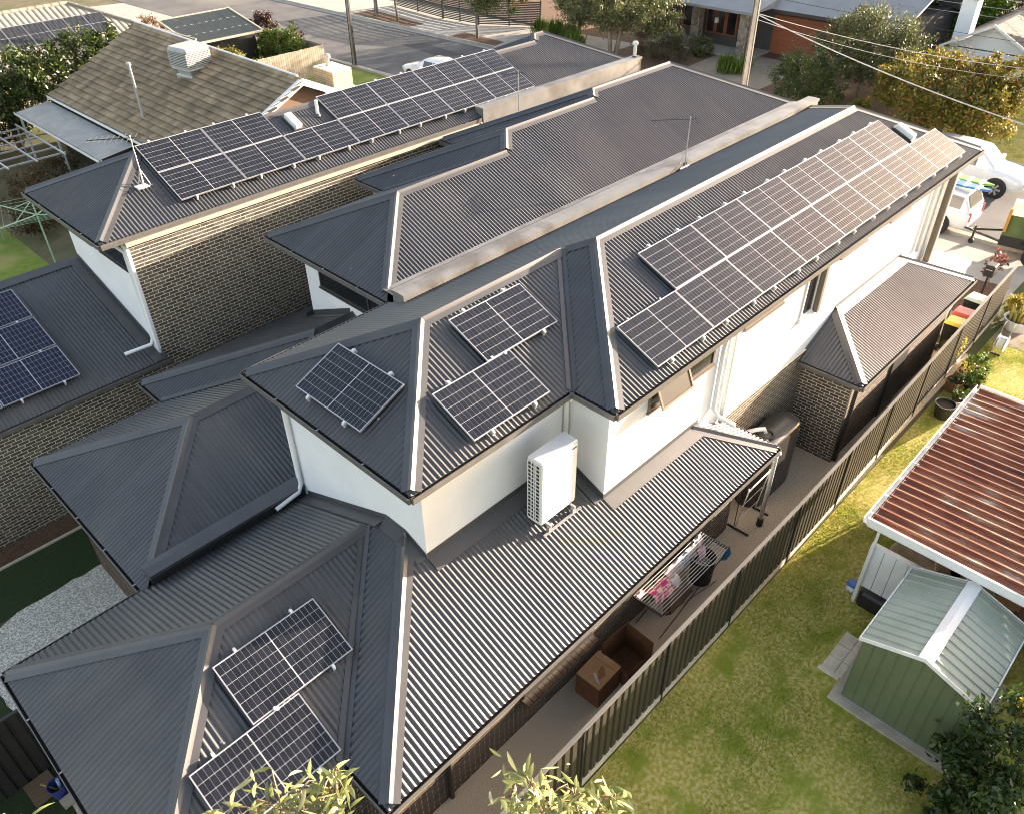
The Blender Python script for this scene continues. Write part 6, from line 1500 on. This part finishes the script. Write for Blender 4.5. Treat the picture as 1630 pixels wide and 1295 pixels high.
# ================================================================== TREES AND SHRUBS
AUT = leafmat('autumn_leaf', (.055, .090, .012), (.22, .175, .026), (.42, .12, .025), trans=.35)
OLV = leafmat('olive_leaf', (.045, .065, .018), (.11, .125, .04), (.25, .20, .13), trans=.3)
BUS = leafmat('bush_leaf', (.030, .058, .012), (.085, .12, .025), (.25, .17, .12), trans=.25)
DRK = leafmat('hedge_leaf', (.020, .042, .010), (.060, .090, .018), (.16, .18, .03), rough=.4, trans=.25)
CON = leafmat('conifer_leaf', (.05, .11, .012), (.14, .24, .02), rough=.6, trans=.3)
GRY = leafmat('greygreen_leaf', (.07, .085, .03), (.15, .165, .055), (.26, .26, .12), trans=.3)
PUR = leafmat('purple_leaf', (.035, .018, .016), (.09, .05, .04))
tree('autumn_tree', 'wide tree with yellow and orange autumn leaves on the far verge', 'tree', (42.0, 12.3, .1), [(42.0, 12.3, 2.3, 3.1, 3.1, 1.55), (41.2, 10.6, 2.1, 2.3, 2.2, 1.4), (42.6, 14.3, 2.2, 2.0, 1.9, 1.4), (42.6, 10.6, 3.1, 1.6, 1.6, 1.1)], 42000, .15, AUT, .16, 230, 31, cl=.18, branches=22)
tree('olive_bush_tree', 'round dense olive-green tree left of the autumn tree', 'tree', (45.6, 18.0, .1), [(45.6, 18.0, 2.9, 2.5, 2.6, 1.95), (45.4, 16.4, 2.6, 1.9, 1.8, 1.7), (45.8, 19.6, 2.4, 1.7, 1.7, 1.6)], 26000, .13, OLV, .16, 200, 32, cl=.17, branches=16)
tree('bush', 'clipped round bush with pale new tips in front of the garage drive', 'shrub', (42.3, 19.6, .1), [(42.3, 19.6, 1.6, 1.9, 1.9, 1.5), (42.2, 18.4, 1.3, 1.3, 1.3, 1.2), (42.4, 20.8, 1.4, 1.2, 1.1, 1.2)], 20000, .11, BUS, .1, 160, 33, cl=.17)
tree('bush', 'small yellow-green shrub at the foot of the round olive tree', 'shrub', (42.6, 16.6, .1), [(42.6, 16.6, .55, .8, .8, .5)], 3000, .10, leafmat('lime_leaf', (.09, .12, .015), (.24, .24, .03)), .04, 40, 34)
tree('street_tree', 'slender street tree in the nearer verge bed across the road', 'tree', (40.9, 43.0, .1), [(41.2, 42.2, 3.3, 1.9, 1.9, 1.6), (42.0, 41.0, 2.7, 1.4, 1.4, 1.1), (41.6, 43.6, 4.2, 1.4, 1.4, 1.2)], 12000, .15, GRY, .09, 110, 35, cl=.2)
tree('street_tree', 'thin street tree beside the far pole in the verge bed', 'tree', (40.8, 51.4, .1), [(41, 51.2, 3.6, 1.3, 1.3, 1.1), (41.5, 50.6, 2.9, .8, .8, .6)], 5000, .15, GRY, .08, 60, 36)
tree('weeping_tree', 'large multi-stemmed grey-green tree behind the middle roof ridge', 'tree', (42.6, 32.6, .1), [(42.8, 32.4, 3.5, 2.4, 2.7, 1.5), (43.4, 30.2, 3.3, 2.0, 2.0, 1.4), (42.4, 34.8, 3.3, 2.2, 2.0, 1.4), (44.2, 33.4, 4.2, 2, 2, 1.2), (43.2, 29.2, 2.6, 1.2, 1.2, .9)], 26000, .17, GRY, .15, 190, 37, droop=.7, cl=.19, branches=14, stems=4)
tree('bush_tree', 'dense dark bushy tree behind the slat screen fence', 'tree', (46.5, 38.6, .1), [(46.5, 38.6, 2.6, 2.0, 2.6, 2.0), (46.2, 36.0, 2.2, 1.8, 1.9, 1.7), (48.5, 40.5, 3.0, 2.4, 2.4, 2.0)], 20000, .15, BUS, .12, 150, 38, cl=.19)
tree('bush', 'dark shrub under the large grey-green tree near the stone pillar', 'shrub', (44.8, 30.6, .1), [(44.8, 30.8, 1.1, 1.3, 2.0, 1.1), (45.2, 28.9, .8, .9, .9, .8)], 9000, .13, leafmat('wispy_leaf', (.04, .04, .015), (.10, .09, .04)), .06, 70, 39, aspect=.25, droop=.5)
tree('bush', 'low green shrub beside the porch slab of the stone-pillared house', 'shrub', (47.4, 29.3, .1), [(47.4, 29.3, .6, .7, .9, .6)], 3000, .12, BUS, .04, 36, 40)
tree('conifer', 'bright green conifer behind the white chimney', 'tree', (60, 19.6, 0), [(60, 19.6, 3.2, 2.2, 2.4, 3.2), (60.5, 17.6, 3.0, 1.8, 1.8, 3.0)], 16000, .24, CON, .2, 130, 41, cl=.2)
tree('conifer', 'dark green tall tree left of the bright conifer', 'tree', (57.5, 22.0, 0), [(57.5, 21.6, 2.8, 2.4, 2.6, 2.6), (58, 24.2, 3.5, 2.2, 2.4, 2.8)], 14000, .24, BUS, .2, 110, 42, cl=.2)
tree('bush_tree', 'dark reddish tree behind the white house roof', 'tree', (68, 16.5, 0), [(68, 16.5, 2.6, 3.0, 3.2, 2.6), (70, 12, 3, 3.2, 3.2, 2.6)], 12000, .26, PUR, .2, 110, 43)
tree('hedge_bush', 'tall dark hedge bush between the left roofs', 'hedge', (15.3, 45.0, 0), [(15.4, 45.2, 3.2, 1.9, 1.2, 1.6), (13.6, 44.8, 2.8, 1.6, 1.2, 1.6), (17.0, 45.3, 3.3, 1.4, 1.0, 1.3)], 15000, .17, DRK, .14, 130, 44, cl=.19)
tree('hedge_bush', 'darker hedge bush left of the patio cover', 'hedge', (11.2, 44.2, 0), [(11.3, 44.2, 2.7, 1.5, 1.2, 2.0), (12.3, 44.6, 2.4, 1.3, 1.2, 2.0), (10.4, 43.8, 1.6, 1.4, 1.2, 1.5)], 14000, .17, DRK, .14, 120, 45, cl=.19)
tree('hedge_bush', 'sunlit bush at the far left edge beside the pergola', 'hedge', (9.0, 44.0, 0), [(8.9, 43.8, 1.9, 1.4, 1.2, 1.5), (7.6, 43.0, 1.5, 1.2, 1.1, 1.3)], 9000, .17, DRK, .1, 80, 46, cl=.2)
tree('bush', 'tangled red-brown bush beside the rotary clothesline', 'shrub', (9.0, 35.6, -.3), [(9.0, 35.6, .8, 1.5, 1.6, 1.0), (10.2, 36.8, .9, 1.3, 1.4, 1.0), (8.2, 34.4, .5, 1.1, 1.1, .8)], 9000, .13, leafmat('rusty_leaf', (.05, .035, .012), (.13, .085, .03), (.20, .11, .05)), .05, 90, 47, aspect=.3)
tree('bush', 'leafy green bush inside the corner paling fence', 'shrub', (28.0, 46.6, 0), [(28.0, 46.4, 1.6, 1.2, 1.5, 1.0), (27.6, 47.6, 1.4, 1.0, 1.0, 1.0)], 9000, .14, leafmat('fresh_leaf', (.06, .11, .015), (.15, .21, .03)), .08, 80, 48, cl=.2)
tree('bush', 'dark purple shrub beyond the leafy bush at the street corner', 'shrub', (30.2, 52.4, 0), [(30.2, 52.4, 1.3, 1.0, 1.0, .9)], 3500, .16, PUR, .05, 40, 49)
tree('bush', 'sparse purple sapling beside the paling fence', 'shrub', (30.0, 48.3, 0), [(30.0, 48.3, 1.3, .6, .6, 1.0)], 500, .14, PUR, .03, 24, 50)
tree('bush', 'small thin red-tipped shrub behind the dark sheeted shed', 'shrub', (24.5, 56.5, 0), [(24.5, 56.5, 1.6, .9, .9, .8)], 900, .16, leafmat('tip_leaf', (.12, .08, .04), (.25, .14, .08)), .04, 26, 51)
tree('hedge_bush', 'yellow-green hedge below the dark sheeted shed', 'hedge', (22.6, 45.2, 0), [(21.4, 45.6, 1.6, 1.3, .6, .9), (23.2, 45.2, 1.5, 1.4, .6, .9), (24.4, 44.9, 1.3, .9, .5, .8)], 8000, .13, leafmat('gold_leaf', (.13, .13, .02), (.32, .29, .05)), .05, 80, 52)
def tuft(label, x, y, n, r, h, seed):
    t = thing('grass_tuft', label, 'grass tuft', 'ornamental grass tufts across the street', (x, y, .1)); leaf_mesh('blades', [(0, 0, h * .5, r, r, h * .5)], n, h * .8, G1, t, 14, .4, seed, aspect=.07, up=.75)
for k, (x, y, lb) in enumerate(((44.7, 40.6, 'grass tuft at the near end of the slat fence'), (45.0, 39.4, 'second grass tuft from the slat fence'), (44.9, 38.1, 'third grass tuft from the slat fence'), (45.2, 25.9, 'grass tuft left of the tall pole by the driveway'), (45.6, 25.2, 'grass tuft closest to the tall pole'), (43.5, 36.4, 'grass tuft beyond the left roof end'))): tuft(lb, x, y, 700, .6, .8, 60 + k)
